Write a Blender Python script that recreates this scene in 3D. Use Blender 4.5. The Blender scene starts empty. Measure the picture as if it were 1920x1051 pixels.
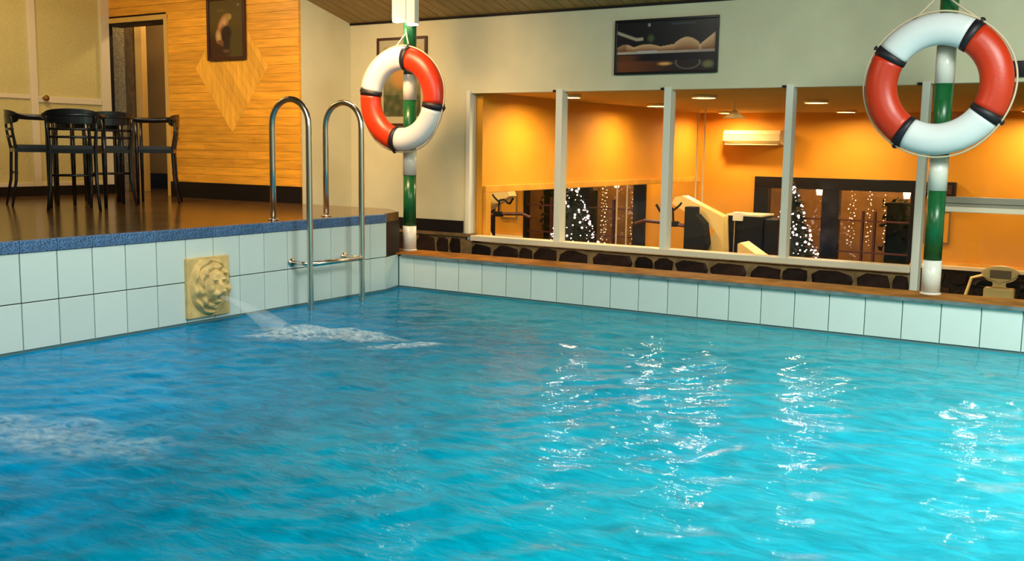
import bpy, bmesh, math, random
import numpy as np
from mathutils import Vector, Matrix
random.seed(7)
C = bpy.context.scene.collection
sc = bpy.context.scene
PI = math.pi

# ------------------------------------------------------------------ camera
W, H, F = 1920, 1051, 1916.48
CAM = Vector((4.733, -5.967, 1.052))
R_ = Vector((0.84347973, 0.53696866, 0.01437356))
U_ = Vector((-0.08131454, 0.10118884, 0.99153858))
F_ = Vector((-0.5309707, 0.83751148, -0.12901409))
cam = bpy.data.objects.new('camera', bpy.data.cameras.new('camera'))
C.objects.link(cam)
cam.matrix_world = Matrix(((R_.x, U_.x, -F_.x, CAM.x), (R_.y, U_.y, -F_.y, CAM.y), (R_.z, U_.z, -F_.z, CAM.z), (0, 0, 0, 1)))
cam.data.sensor_width = 36
cam.data.sensor_fit = 'HORIZONTAL'
cam.data.lens = F / W * 36
cam.data.clip_start = 0.05
sc.camera = cam

# ------------------------------------------------------------------ world, lights, exposure
w = bpy.data.worlds.new('world'); sc.world = w; w.use_nodes = True
w.node_tree.nodes['Background'].inputs[0].default_value = (0.75, 0.8, 0.8, 1)
w.node_tree.nodes['Background'].inputs[1].default_value = 0.15
sc.view_settings.view_transform = 'Standard'
sc.view_settings.look = 'None'
sc.view_settings.gamma = 1
sc.view_settings.use_curve_mapping = False
sc.view_settings.exposure = 0.5
sc.cycles.max_bounces = 8
sc.cycles.diffuse_bounces = 4
sc.cycles.transparent_max_bounces = 12
sc.cycles.sample_clamp_indirect = 40


def area(name, loc, size, power, col, target=None, sizey=None, spread=None):
    l = bpy.data.lights.new(name, 'AREA'); l.energy = power; l.color = col
    l.shape = 'RECTANGLE'; l.size = size; l.size_y = sizey or size
    if spread: l.spread = spread
    o = bpy.data.objects.new(name, l); C.objects.link(o); o.location = loc
    if target is not None:
        o.rotation_euler = (Vector(target) - Vector(loc)).to_track_quat('-Z', 'Y').to_euler()
    return o


area('overhead_fill', (5.3, -2.4, 2.6), 1.5, 140, (0.93, 1.0, 0.93), (5.1, -2.0, 0), 1.5)  # unseen overhead panels added to light the pool, like the next two
area('overhead_fill', (3.4, -5.4, 2.7), 1.6, 75, (0.95, 1.0, 0.92), (3.0, -4.0, 0), 1.6)
area('overhead_fill', (1.2, -3.0, 2.6), 1.2, 36, (1.0, 0.93, 0.78), (0.8, -2.4, 0), 1.2)
area('wood_wall_washer', (-2.3, -1.5, 2.7), 1.6, 34, (1.0, 0.70, 0.33), (-2.3, 0.3, 1.15), 0.5)
area('back_wall_fill', (-0.2, -0.9, 2.35), 0.8, 17, (1.0, 0.62, 0.30), (-0.75, 0.93, 0.45), 0.3, 1.9)  # unseen light added to warm the low left of the back wall
GYM_WARM = (1.0, 0.66, 0.28)

# ------------------------------------------------------------------ materials
def nmat(name):
    m = bpy.data.materials.new(name); m.use_nodes = True
    return m, m.node_tree, m.node_tree.nodes['Principled BSDF']


def setin(b, key, v):
    b.inputs[key].default_value = v


def mat(name, col, rough=0.5, metal=0.0, spec=0.5, var=0.0, scale=20.0, bump=0.0, bscale=None, emit=None, es=0.0,
        alpha=1.0, rnd=0.0, stretch=None, rot=None, coat=0.0, detail=4.0):
    m, t, b = nmat(name)
    setin(b, 'Base Color', (*col, 1)); setin(b, 'Roughness', rough); setin(b, 'Metallic', metal)
    setin(b, 'Specular IOR Level', spec); setin(b, 'Alpha', alpha)
    if coat: setin(b, 'Coat Weight', coat); setin(b, 'Coat Roughness', 0.08)
    if emit: setin(b, 'Emission Color', (*emit, 1)); setin(b, 'Emission Strength', es)
    N, L = t.nodes, t.links
    if var or bump or rnd:
        tc = N.new('ShaderNodeTexCoord'); mp = N.new('ShaderNodeMapping')
        L.new(tc.outputs['Object'], mp.inputs[0])
        if stretch: mp.inputs['Scale'].default_value = stretch
        if rot: mp.inputs['Rotation'].default_value = rot
        nz = N.new('ShaderNodeTexNoise'); nz.inputs['Scale'].default_value = scale; nz.inputs['Detail'].default_value = detail
        L.new(mp.outputs[0], nz.inputs[0])
        mr = N.new('ShaderNodeMapRange'); mr.inputs[1].default_value = 0.3; mr.inputs[2].default_value = 0.7
        mr.inputs[3].default_value = 1 - var; mr.inputs[4].default_value = 1 + var
        L.new(nz.outputs[0], mr.inputs[0])
        val = mr.outputs[0]
        if rnd:
            oi = N.new('ShaderNodeObjectInfo')
            m2 = N.new('ShaderNodeMapRange'); m2.inputs[3].default_value = 1 - rnd; m2.inputs[4].default_value = 1 + rnd
            L.new(oi.outputs['Random'], m2.inputs[0])
            mm = N.new('ShaderNodeMath'); mm.operation = 'MULTIPLY'
            L.new(val, mm.inputs[0]); L.new(m2.outputs[0], mm.inputs[1]); val = mm.outputs[0]
        vm = N.new('ShaderNodeVectorMath'); vm.operation = 'SCALE'
        vm.inputs[0].default_value = col
        L.new(val, vm.inputs['Scale']); L.new(vm.outputs[0], b.inputs['Base Color'])
        if bump:
            nb = N.new('ShaderNodeTexNoise'); nb.inputs['Scale'].default_value = bscale or scale; nb.inputs['Detail'].default_value = 3
            L.new(mp.outputs[0], nb.inputs[0])
            bp = N.new('ShaderNodeBump'); bp.inputs['Strength'].default_value = bump; bp.inputs['Distance'].default_value = 0.01
            L.new(nb.outputs[0], bp.inputs['Height']); L.new(bp.outputs[0], b.inputs['Normal'])
    return m


def glass_mat(name, refl=0.07, tint=(1, 1, 1), rough=0.02):
    m = bpy.data.materials.new(name); m.use_nodes = True; t = m.node_tree; t.nodes.clear()
    out = t.nodes.new('ShaderNodeOutputMaterial'); mix = t.nodes.new('ShaderNodeMixShader')
    tr = t.nodes.new('ShaderNodeBsdfTransparent'); tr.inputs[0].default_value = (*tint, 1)
    gl = t.nodes.new('ShaderNodeBsdfGlossy'); gl.inputs['Roughness'].default_value = rough
    mix.inputs[0].default_value = refl
    t.links.new(tr.outputs[0], mix.inputs[1]); t.links.new(gl.outputs[0], mix.inputs[2]); t.links.new(mix.outputs[0], out.inputs[0])
    return m


def vcol_mat(name, rough=0.35, attr='Col'):
    m, t, b = nmat(name)
    a = t.nodes.new('ShaderNodeVertexColor'); a.layer_name = attr
    t.links.new(a.outputs[0], b.inputs['Base Color']); setin(b, 'Roughness', rough)
    return m


M = {}
M['tile'] = mat('glazed_tile', (0.64, 0.74, 0.69), 0.16, rnd=0.035, var=0.035, scale=3, spec=0.6)
M['grout'] = mat('grout', (0.11, 0.22, 0.23), 0.9)
M['blue_edge'] = mat('speckled_blue_tile', (0.065, 0.14, 0.27), 0.35, var=0.75, scale=130, rnd=0.12, detail=1)
M['deckfloor'] = mat('brown_deck', (0.12, 0.062, 0.02), 0.16, var=0.35, scale=6, bump=0.05, bscale=40, spec=0.5)
M['coping'] = mat('tan_coping', (0.30, 0.115, 0.010), 0.7, spec=0.15, var=0.45, scale=7, bump=0.1, bscale=60)
M['coping_edge'] = mat('coping_edge', (0.13, 0.17, 0.17), 0.4, var=0.3, scale=15)
M['wall'] = mat('cream_render', (0.63, 0.6, 0.40), 0.85, var=0.04, scale=5, bump=0.15, bscale=120)
M['gymwall'] = mat('ochre_render', (0.73, 0.318, 0.014), 0.7, var=0.04, scale=3)
M['gymceil'] = mat('gym_ceiling', (0.6, 0.36, 0.04), 0.8, var=0.05, scale=3)
M['darkfloor'] = mat('dark_floor', (0.05, 0.03, 0.02), 0.5, var=0.3, scale=4)
M['dark'] = mat('dark_skirting', (0.007, 0.004, 0.004), 0.55, spec=0.3)
M['ply'] = mat('wood_plank', (0.80, 0.37, 0.035), 0.38, rnd=0.12, var=0.2, scale=3.0, stretch=(1.2, 1, 12), bump=0.05, bscale=6)
M['ply2'] = mat('wood_plank_diagonal', (0.82, 0.42, 0.05), 0.38, rnd=0.14, var=0.16, scale=3.0, stretch=(12, 1, 1.3), rot=(0, -0.70, 0), bump=0.05, bscale=6)
M['ceilwood'] = mat('ceiling_board', (0.3, 0.185, 0.05), 0.5, rnd=0.1, var=0.25, scale=4, stretch=(14, 1.2, 1))
M['white'] = mat('white_paint', (0.74, 0.74, 0.62), 0.4)
M['cream'] = mat('cream_frame', (0.75, 0.66, 0.48), 0.4)
M['panel'] = mat('frosted_khaki_panel', (0.62, 0.54, 0.23), 0.6, var=0.1, scale=90, bump=0.3, bscale=160)
M['panel2'] = mat('rippled_glass_panel', (0.5, 0.38, 0.17), 0.35, var=0.5, scale=70, bump=0.6, bscale=90)
M['jamb'] = mat('pale_wood_jamb', (0.66, 0.42, 0.12), 0.45, var=0.1, scale=8, stretch=(1, 1, .1))
M['tan'] = mat('tan_hall_wall', (0.4, 0.25, 0.08), 0.8, var=0.08, scale=4)
M['steel'] = mat('polished_steel', (0.72, 0.64, 0.54), 0.24, metal=1.0)
M['black'] = mat('black_lacquer', (0.007, 0.007, 0.009), 0.25, spec=0.5)
M['blackrubber'] = mat('black_rubber', (0.008, 0.006, 0.006), 0.8, spec=0.2)
M['seat'] = mat('dark_seat_pad', (0.012, 0.013, 0.017), 0.5)
M['ringred'] = mat('red_vinyl', (0.60, 0.035, 0.006), 0.36, var=0.08, scale=6, bump=0.05, bscale=60)
M['ringwhite'] = mat('white_vinyl', (0.72, 0.74, 0.72), 0.36, var=0.03, scale=6)
M['strap'] = mat('black_strap', (0.012, 0.008, 0.012), 0.5)
M['rope'] = mat('cream_rope', (0.62, 0.5, 0.33), 0.8)
M['polegreen'] = mat('green_gloss_paint', (0.008, 0.10, 0.026), 0.28, var=0.15, scale=30)
M['polewhite'] = mat('white_gloss_paint', (0.72, 0.7, 0.6), 0.25)
M['mortar'] = mat('tan_mortar', (0.22, 0.135, 0.05), 0.9, var=0.3, scale=12, bump=0.4, bscale=40)
M['stone'] = mat('dark_stone', (0.017, 0.007, 0.004), 0.65, spec=0.2, rnd=0.7, var=0.5, scale=14, bump=0.6, bscale=25)
M['ledge'] = mat('stone_ledge', (0.17, 0.1, 0.035), 0.7, var=0.3, scale=14)
M['framewood'] = mat('amber_wood_frame', (0.72, 0.34, 0.04), 0.4, var=0.15, scale=5, stretch=(1, 1, 1))
M['glass'] = glass_mat('window_glass', 0.014, (0.97, 0.97, 0.95))
M['doorglass'] = glass_mat('door_glass', 0.025, (0.85, 0.8, 0.75))
M['mirror'] = mat('mirror', (0.85, 0.85, 0.8), 0.01, metal=1.0)
M['beige'] = mat('beige_plastic', (0.8, 0.58, 0.22), 0.4)
M['greyalu'] = mat('grey_aluminium', (0.33, 0.29, 0.21), 0.35, metal=0.3)
M['screen'] = mat('grey_screen', (0.2, 0.15, 0.08), 0.3)
M['acwhite'] = mat('ac_white', (0.62, 0.50, 0.26), 0.4)
M['sandstone'] = mat('carved_sandstone', (0.66, 0.47, 0.18), 0.75, var=0.2, scale=16, bump=0.3, bscale=60)
M['foliage'] = mat('fir_foliage', (0.012, 0.02, 0.009), 0.7, var=0.4, scale=20)
M['fairy'] = mat('fairy_bulb', (1, .8, .8), 0.4, emit=(1.0, 0.72, 0.68), es=5.0)
M['fairywarm'] = mat('fairy_bulb_warm', (1, .8, .6), 0.4, emit=(1.0, 0.7, 0.45), es=3.0)
M['lantern'] = mat('lantern_glass', (1, .8, .5), 0.4, emit=(1.0, 0.75, 0.42), es=9.0)
M['bulb'] = mat('downlight_bulb', (1, .8, .5), 0.4, emit=(1.0, 0.74, 0.40), es=440.0)
M['lamptube'] = mat('lamp_tube', (1, 1, .9), 0.4, emit=(1.0, 0.85, 0.7), es=6.0)
M['outwall'] = mat('tan_outdoor_wall', (0.5, 0.3, 0.1), 0.8, var=0.2, scale=5)
M['hedge'] = mat('hedge', (0.012, 0.03, 0.012), 0.8, var=0.5, scale=14)

# ------------------------------------------------------------------ helpers
def obj(name, bm, m, parent=None, smooth=False, loc=None, **props):
    if isinstance(bm, bpy.types.Mesh):
        me = bm
    else:
        me = bpy.data.meshes.new(name)
        bmesh.ops.recalc_face_normals(bm, faces=bm.faces)
        bm.to_mesh(me); bm.free()
        if smooth:
            for p in me.polygons: p.use_smooth = True
    if m is not None and not me.materials: me.materials.append(m)
    o = bpy.data.objects.new(name, me); C.objects.link(o)
    if parent is not None: o.parent = parent
    if loc is not None: o.location = loc
    for k, v in props.items(): o[k] = v
    return o


def thing(name, label, cat, loc=(0, 0, 0), rz=0, group=None):
    o = bpy.data.objects.new(name, None); C.objects.link(o); o.empty_display_size = 0.1
    o.location = loc; o.rotation_euler = (0, 0, rz); o['label'] = label; o['category'] = cat
    if group: o['group'] = group
    return o


def struct(name, bm, m, label=None, smooth=False):
    o = obj(name, bm, m, smooth=smooth); o['kind'] = 'structure'
    if label: o['label'] = label
    return o


def bx(bm, x0, x1, y0, y1, z0, z1, bev=0.0):
    r = bmesh.ops.create_cube(bm, size=1)
    vs = r['verts']
    for v in vs:
        v.co = Vector(((x0 + x1) / 2 + v.co.x * (x1 - x0), (y0 + y1) / 2 + v.co.y * (y1 - y0), (z0 + z1) / 2 + v.co.z * (z1 - z0)))
    if bev:
        es = list({e for v in vs for e in v.link_edges})
        bmesh.ops.bevel(bm, geom=es, offset=bev, segments=2, affect='EDGES', profile=0.5)
    return bm


def box(x0, x1, y0, y1, z0, z1, bev=0.0):
    return bx(bmesh.new(), x0, x1, y0, y1, z0, z1, bev)


def tube(bm, pts, rad, seg=12, cap=True, flat=1.0, up=None):
    """sweep a circle along pts; rad scalar or list; flat squeezes second axis"""
    pts = [Vector(p) for p in pts]; n = len(pts)
    if not hasattr(rad, '__len__'): rad = [rad] * n
    rings = []; prev = None
    for i, p in enumerate(pts):
        t = (pts[min(i + 1, n - 1)] - pts[max(i - 1, 0)]).normalized()
        if prev is None:
            a = Vector(up) if up else (Vector((0, 0, 1)) if abs(t.z) < 0.9 else Vector((1, 0, 0)))
            a = (a - t * a.dot(t)).normalized()
        else:
            a = (prev - t * prev.dot(t)).normalized()
        prev = a; b = t.cross(a)
        rings.append([bm.verts.new(p + (a * math.cos(2 * PI * k / seg) + b * (math.sin(2 * PI * k / seg) * flat)) * rad[i]) for k in range(seg)])
    for i in range(n - 1):
        for k in range(seg):
            bm.faces.new((rings[i][k], rings[i][(k + 1) % seg], rings[i + 1][(k + 1) % seg], rings[i + 1][k]))
    if cap:
        bm.faces.new(rings[0][::-1]); bm.faces.new(rings[-1])
    return bm


def prism(bm, poly, axis, a0, a1):
    """extrude polygon (2D list) along axis between a0 and a1"""
    def P(u, v, w_):
        return {'x': (w_, u, v), 'y': (u, w_, v), 'z': (u, v, w_)}[axis]
    A = [bm.verts.new(P(u, v, a0)) for u, v in poly]; B = [bm.verts.new(P(u, v, a1)) for u, v in poly]
    n = len(poly)
    bm.faces.new(A); bm.faces.new(B[::-1])
    for i in range(n): bm.faces.new((A[i], B[i], B[(i + 1) % n], A[(i + 1) % n]))
    return bm


def lathe(bm, prof, seg=24, cx=0, cy=0):
    rings = []
    for r, z in prof:
        rings.append([bm.verts.new((cx + r * math.cos(2 * PI * k / seg), cy + r * math.sin(2 * PI * k / seg), z)) for k in range(seg)])
    for i in range(len(prof) - 1):
        for k in range(seg):
            bm.faces.new((rings[i][k], rings[i][(k + 1) % seg], rings[i + 1][(k + 1) % seg], rings[i + 1][k]))
    if prof[0][0] > 1e-6: bm.faces.new(rings[0][::-1])
    if prof[-1][0] > 1e-6: bm.faces.new(rings[-1])
    return bm


def copy_tree(o, parent=None):
    c = o.copy(); C.objects.link(c)
    if parent is not None: c.parent = parent
    for ch in list(o.children): copy_tree(ch, c)
    return c


def painting(name, origin, ux, uz, wid, hei, fn, parent, nx=120, nz=80, rough=0.35):
    """flat print: fine vertex grid coloured by fn(u, v); origin = lower left"""
    o_ = np.array(origin, float); ux = np.array(ux, float); uz = np.array(uz, float)
    vs, cols = [], []
    for j in range(nz + 1):
        for i in range(nx + 1):
            u, v = i / nx, j / nz
            vs.append(tuple(o_ + ux * u * wid + uz * v * hei)); cols.append((*fn(u, v), 1.0))
    fs = [(j * (nx + 1) + i, j * (nx + 1) + i + 1, (j + 1) * (nx + 1) + i + 1, (j + 1) * (nx + 1) + i) for j in range(nz) for i in range(nx)]
    me = bpy.data.meshes.new(name); me.from_pydata(vs, [], fs)
    at = me.color_attributes.new('Col', 'FLOAT_COLOR', 'POINT')
    at.data.foreach_set('color', [x for c in cols for x in c])
    if 'print' not in M: M['print'] = vcol_mat('printed_photo', rough)
    return obj(name, me, M['print'], parent)


def lerp(a, b, t):
    t = min(1, max(0, t)); return tuple(a[i] + (b[i] - a[i]) * t for i in range(3))


def sst(a, b, x):
    t = min(1, max(0, (x - a) / (b - a))); return t * t * (3 - 2 * t)


# ------------------------------------------------------------------ key dimensions
ZD, TW, TH = 0.56, 0.2037, 0.25
YW = 0.937      # window wall plane
XS = -1.343     # white side wall
XL = -3.797     # left partition plane
YB = 0.30       # wood wall plane
YG = 5.67       # far gym wall
ZG = -1.2       # gym floor
ZC = 1.49       # gym ceiling
G = 0.0025

# ------------------------------------------------------------------ pool shell
corner = [(0, -0.224), (-0.06, 0.0)]
bm = bmesh.new()
prism(bm, [(-0.008, -9), (-0.008, -0.226), (-0.068, 0.008), (-0.3, 0.3), (-0.5, 0.3), (-0.5, -9)], 'z', -0.6, 0.2465)
o_left = struct('wall_pool_left', bm, M['grout'], 'tiled left pool wall under the raised deck')
bm = bmesh.new()
prism(bm, [(-0.008, -9), (-0.008, -0.212), (-0.11, 0.075), (-0.40, 0.29), (-1.3, 0.29), (-1.3, -9)], 'z', 0.2465, 0.497)
o_up = struct('wall_deck_side', bm, M['dark'], 'dark stone side of the raised deck above the pool')
bm = box(-0.2, 7.2, 0.008, 0.28, -0.6, 0.232)
o_right = struct('wall_pool_back', bm, M['grout'], 'tiled back pool wall below the windows')
# tiles: bevelled shared meshes
def tile_mesh(wd, ht, th=0.008):
    bm = bmesh.new(); b = 0.002
    bx(bm, 0, th, 0, wd, 0, ht)
    es = [e for e in bm.edges if all(v.co.x > th * 0.9 for v in e.verts)]
    bmesh.ops.bevel(bm, geom=es, offset=b, segments=1, affect='EDGES')
    me = bpy.data.meshes.new('tile'); bmesh.ops.recalc_face_normals(bm, faces=bm.faces); bm.to_mesh(me); bm.free(); return me
tm_full = tile_mesh(TW - 2 * G, TH - 2 * G); tm_full.materials.append(M['tile'])
tm_low = tile_mesh(TW - 2 * G, TH - G - 0.013); tm_low.materials.append(M['tile'])
for k in range(-1, 40):
    y1 = -0.391 + TW - TW * (k + 1) - G; y0 = y1 - TW + 2 * G
    if k == -1:
        m1 = tile_mesh(0.166 - G, TH - G - 0.013); m2 = tile_mesh(0.178 - G, TH - 2 * G)
        obj('tile', m1, M['tile'], o_left, loc=(-0.008, -0.391 + G, 0.013))
        obj('tile', m2, M['tile'], o_up, loc=(-0.008, -0.391 + G, TH + G))
        continue
    obj('tile', tm_low, None, o_left, loc=(-0.008, y0, 0.013))
    obj('tile', tm_full, None, o_up, loc=(-0.008, y0, TH + G))
d = Vector((-0.06, 0.224, 0)); L_ = d.length
m3 = tile_mesh(L_ - 0.006, TH - 0.018)
t3 = obj('tile', m3, M['tile'], o_left, loc=(-0.008, -0.222, 0.013)); t3.rotation_euler = (0, 0, math.atan2(d.y, d.x) - PI / 2)
tm_right = tile_mesh(TW - 2 * G, 0.222); tm_right.materials.append(M['tile'])
for k in range(-1, 33):
    x0 = 0.0843 + TW * k
    if k == -1:
        me = tile_mesh(0.0843 + 0.055 - G, 0.222); x0 = -0.055
    else:
        me = tm_right
    t_ = obj('tile', me, M['tile'], o_right, loc=(x0 + (0.0843 + 0.055 if k == -1 else TW) - 2 * G, 0.008, 0.013))
    t_.rotation_euler = (0, 0, PI); 
    # rotated 180 would face -x; turn to face -y
    t_.rotation_euler = (0, 0, -PI / 2); t_.location.x = x0 + G
# back coping
bm = bmesh.new()
prism(bm, [(0.0, 0), (7.2, 0), (7.2, 0.3), (-0.33, 0.3), (-0.30, 0.12), (-0.07, -0.02), (-0.02, -0.018)], 'z', 0.2465, 0.256)
bx(bm, 0.0, 7.2, -0.018, 0.0, 0.236, 0.256)
struct('trim_1', bm, M['coping'], 'narrow tan coping along the back pool edge')
bm = box(-0.02, 7.2, -0.0205, -0.0185, 0.234, 0.2545)
struct('trim_2', bm, M['coping_edge'], 'blue grey front edge of the tan coping')
# deck slab and its blue edge tiles
bm = bmesh.new()
prism(bm, [(-0.035, -9), (-0.035, -0.215), (-0.125, 0.085), (-0.40, 0.30), (-3.85, 0.30), (-3.85, -9)], 'z', 0.497, ZD)
o_deck = struct('floor_deck', bm, M['deckfloor'], 'glossy brown raised deck floor')
def edge_mesh(l):
    bm = box(-0.035, 0.006, 0, l, 0.5, ZD + 0.001, 0.004)
    me = bpy.data.meshes.new('edge_tile'); bm.to_mesh(me); bm.free(); me.materials.append(M['blue_edge']); return me
em = edge_mesh(TW - 0.002)
for k in range(40):
    obj('edge_tile', em, None, o_deck, loc=(0, -0.391 - TW * (k + 1) + TW + 0.001 - TW, 0))
obj('edge_tile', edge_mesh(0.176), None, o_deck, loc=(0, -0.391 + 0.001, 0))
M['brownpatch'] = M['deckfloor']
# hall floor
struct('floor_hall', box(-5.2, -1.35, 0.301, 2.4, 0.44, ZD - 0.002), M['deckfloor'], 'brown floor of the hallway behind the doorway')

# ------------------------------------------------------------------ water
def wave(x, y):
    rs = np.random.RandomState(4); z = np.zeros_like(x)
    wx = x + 0.10 * np.sin(2.3 * y + 1.0) + 0.06 * np.sin(5.1 * y + x * 2)
    wy = y + 0.10 * np.sin(2.9 * x + 0.4) + 0.06 * np.sin(4.3 * x - y * 1.7)
    for i in range(60):
        lam = 0.07 * (1.06 ** i) if i < 30 else rs.uniform(0.07, 0.28)
        an = rs.uniform(0, 2 * PI) if i % 2 else rs.normal(-0.9, 0.5)
        k = 2 * PI / lam; amp = 0.0019 * lam ** 0.9
        z += amp * np.sin(k * (wx * np.cos(an) + wy * np.sin(an)) + rs.uniform(0, 6.3))
    for (sx, sy, a, r) in ((0.85, -1.88, 0.004, 1.0), (1.4, -3.95, 0.004, 1.0)):
        rr = np.hypot(x - sx, y - sy)
        z += a * np.exp(-rr / r * 1.8) * np.sin(rr * 34 + 2 * np.sin(3 * np.arctan2(y - sy, x - sx)))
    calm = np.clip(-y / 0.5, 0.15, 1) * np.clip((x + 0.05) / 0.35, 0.25, 1)
    return z * calm


def water_grid():
    xs = np.concatenate([np.arange(-0.09, 5.6, 0.025), np.linspace(5.65, 7.2, 20)])
    ys = np.concatenate([np.linspace(-9, -5.1, 40), np.arange(-5.05, 0.012, 0.025)])
    X, Y = np.meshgrid(xs, ys)
    X = np.maximum(X, np.where(Y < -0.224, 0.0, -0.06 * np.clip((Y + 0.224) / 0.224, 0, 1)))
    Y = np.minimum(Y, 0.0)
    Z = wave(X, Y)
    n, m_ = X.shape
    co = np.stack([X, Y, Z], -1).reshape(-1, 3)
    idx = np.arange(n * m_).reshape(n, m_)
    f = np.stack([idx[:-1, :-1], idx[:-1, 1:], idx[1:, 1:], idx[1:, :-1]], -1).reshape(-1, 4)
    me = bpy.data.meshes.new('pool_water'); me.from_pydata(co.tolist(), [], f.tolist())
    for p in me.polygons: p.use_smooth = True
    return me


m, t, b = nmat('pool_water')
N, L = t.nodes, t.links
tc = N.new('ShaderNodeTexCoord'); sep = N.new('ShaderNodeSeparateXYZ'); L.new(tc.outputs['Object'], sep.inputs[0])
def mth(op, a, b_=None, clamp=False):
    n = N.new('ShaderNodeMath'); n.operation = op; n.use_clamp = clamp
    for i, v in enumerate((a, b_)):
        if v is None: continue
        if isinstance(v, (int, float)): n.inputs[i].default_value = v
        else: L.new(v, n.inputs[i])
    return n.outputs[0]
nzA = N.new('ShaderNodeTexNoise'); nzA.inputs['Scale'].default_value = 1.1; nzA.inputs['Detail'].default_value = 2; L.new(tc.outputs['Object'], nzA.inputs[0])
# water colour by position: depth tint with the glow of underwater lights painted in
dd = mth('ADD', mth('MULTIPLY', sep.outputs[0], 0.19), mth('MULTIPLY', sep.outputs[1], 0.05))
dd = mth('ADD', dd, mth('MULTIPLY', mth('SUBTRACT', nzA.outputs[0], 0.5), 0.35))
back_glow = N.new('ShaderNodeMapRange'); back_glow.inputs[1].default_value = -1.3; back_glow.inputs[2].default_value = 0.0; back_glow.inputs[3].default_value = 0.0; back_glow.inputs[4].default_value = 0.36
L.new(sep.outputs[1], back_glow.inputs[0]); dd = mth('ADD', dd, mth('MULTIPLY', back_glow.outputs[0], mth('MULTIPLY', sep.outputs[0], 0.8, True)))  # light along the back wall painted into the water colour
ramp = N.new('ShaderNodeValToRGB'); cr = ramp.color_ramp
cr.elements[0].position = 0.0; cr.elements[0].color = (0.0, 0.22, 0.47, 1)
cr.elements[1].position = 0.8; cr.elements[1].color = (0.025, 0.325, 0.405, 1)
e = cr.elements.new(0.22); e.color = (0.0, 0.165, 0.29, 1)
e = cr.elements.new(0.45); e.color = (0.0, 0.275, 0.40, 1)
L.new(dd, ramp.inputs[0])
mp = N.new('ShaderNodeMapping'); mp.inputs['Rotation'].default_value = (0, 0, 0.55); mp.inputs['Scale'].default_value = (1.0, 2.4, 1)
L.new(tc.outputs['Object'], mp.inputs[0])
nzB = N.new('ShaderNodeTexNoise'); nzB.inputs['Scale'].default_value = 5; nzB.inputs['Detail'].default_value = 8; nzB.inputs['Roughness'].default_value = 0.62
nzB.inputs['Distortion'].default_value = 1.2
L.new(mp.outputs[0], nzB.inputs[0])
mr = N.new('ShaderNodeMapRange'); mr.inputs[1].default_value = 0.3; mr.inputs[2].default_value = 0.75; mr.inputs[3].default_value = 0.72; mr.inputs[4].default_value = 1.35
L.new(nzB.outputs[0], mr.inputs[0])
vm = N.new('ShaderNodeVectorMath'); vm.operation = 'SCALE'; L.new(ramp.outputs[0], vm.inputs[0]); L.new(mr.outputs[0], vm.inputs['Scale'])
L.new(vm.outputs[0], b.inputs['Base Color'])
setin(b, 'Roughness', 0.03); setin(b, 'IOR', 1.09); setin(b, 'Specular IOR Level', 0.5)
nb = N.new('ShaderNodeTexNoise'); nb.inputs['Scale'].default_value = 13; nb.inputs['Detail'].default_value = 3; nb.inputs['Distortion'].default_value = 0.8
L.new(mp.outputs[0], nb.inputs[0])
bp = N.new('ShaderNodeBump'); bp.inputs['Strength'].default_value = 0.5; bp.inputs['Distance'].default_value = 0.006
L.new(nb.outputs[0], bp.inputs['Height']); L.new(bp.outputs[0], b.inputs['Normal'])
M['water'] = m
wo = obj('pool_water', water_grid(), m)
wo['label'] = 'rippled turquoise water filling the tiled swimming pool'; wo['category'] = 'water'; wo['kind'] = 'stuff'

# ------------------------------------------------------------------ room walls
# window wall: upper part, left part, stone plinth
XWR = 4.62
bm = bmesh.new()
bx(bm, XS - 0.1, 7.2, YW, YW + 0.12, 1.487, 2.5)
bx(bm, XS - 0.1, -0.075, YW, YW + 0.12, 0.335, 1.487)
bx(bm, XWR, 7.2, YW, YW + 0.12, ZG, 1.487)
wall_w = struct('wall_back', bm, M['wall'], 'cream back wall above and beside the row of windows')
bm = box(XS - 0.12, XS + 0.001, YB + 0.012, YW, ZG, 2.5)
struct('wall_side', bm, M['wall'], 'short cream side wall between the wooden wall and the back wall')
struct('baseboard_back', box(XS + 0.01, -0.125, YW - 0.02, YW - 0.0005, 0.348, 0.445), M['dark'], 'dark skirting at the foot of the cream back wall')
struct('floor_passage', box(-1.34, 7.2, 0.31, YW, ZG - 0.05, ZG), M['darkfloor'], 'low dark floor of the passage behind the pool edge')

# stone plinth with single stones
plinth = struct('wall_plinth', box(XS, 3.42, YW - 0.012, YW + 0.10, ZG, 0.275), M['mortar'], 'low wall of dark stones in tan mortar under the windows')
led = struct('trim_3', box(XS, -0.03, YW - 0.035, YW + 0.05, 0.318, 0.345), M['ledge'], 'brown ledge on the stone plinth')
struct('trim_8', box(XS, -0.10, YW - 0.012, YW + 0.02, 0.275, 0.318), M['mortar'], 'mortar bed below the brown ledge')
def stone_bm(wd, ht, dep, seed):
    rs = random.Random(seed); bm = bmesh.new(); n = 9
    outer, front = [], []
    for k in range(n):
        a = 2 * PI * k / n + rs.uniform(-.15, .15)
        c, s = math.cos(a), math.sin(a)
        q = (abs(c) ** 7 + abs(s) ** 7) ** (-1 / 7)
        r = q * rs.uniform(0.86, 1.0)
        outer.append(bm.verts.new((c * r * wd / 2, 0, s * r * ht / 2)))
        front.append(bm.verts.new((c * r * wd / 2 * 0.88, -dep * rs.uniform(.7, 1), s * r * ht / 2 * 0.85)))
    for k in range(n): bm.faces.new((outer[k], outer[(k + 1) % n], front[(k + 1) % n], front[k]))
    bm.faces.new(front)
    return bm
sid = 0
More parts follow.
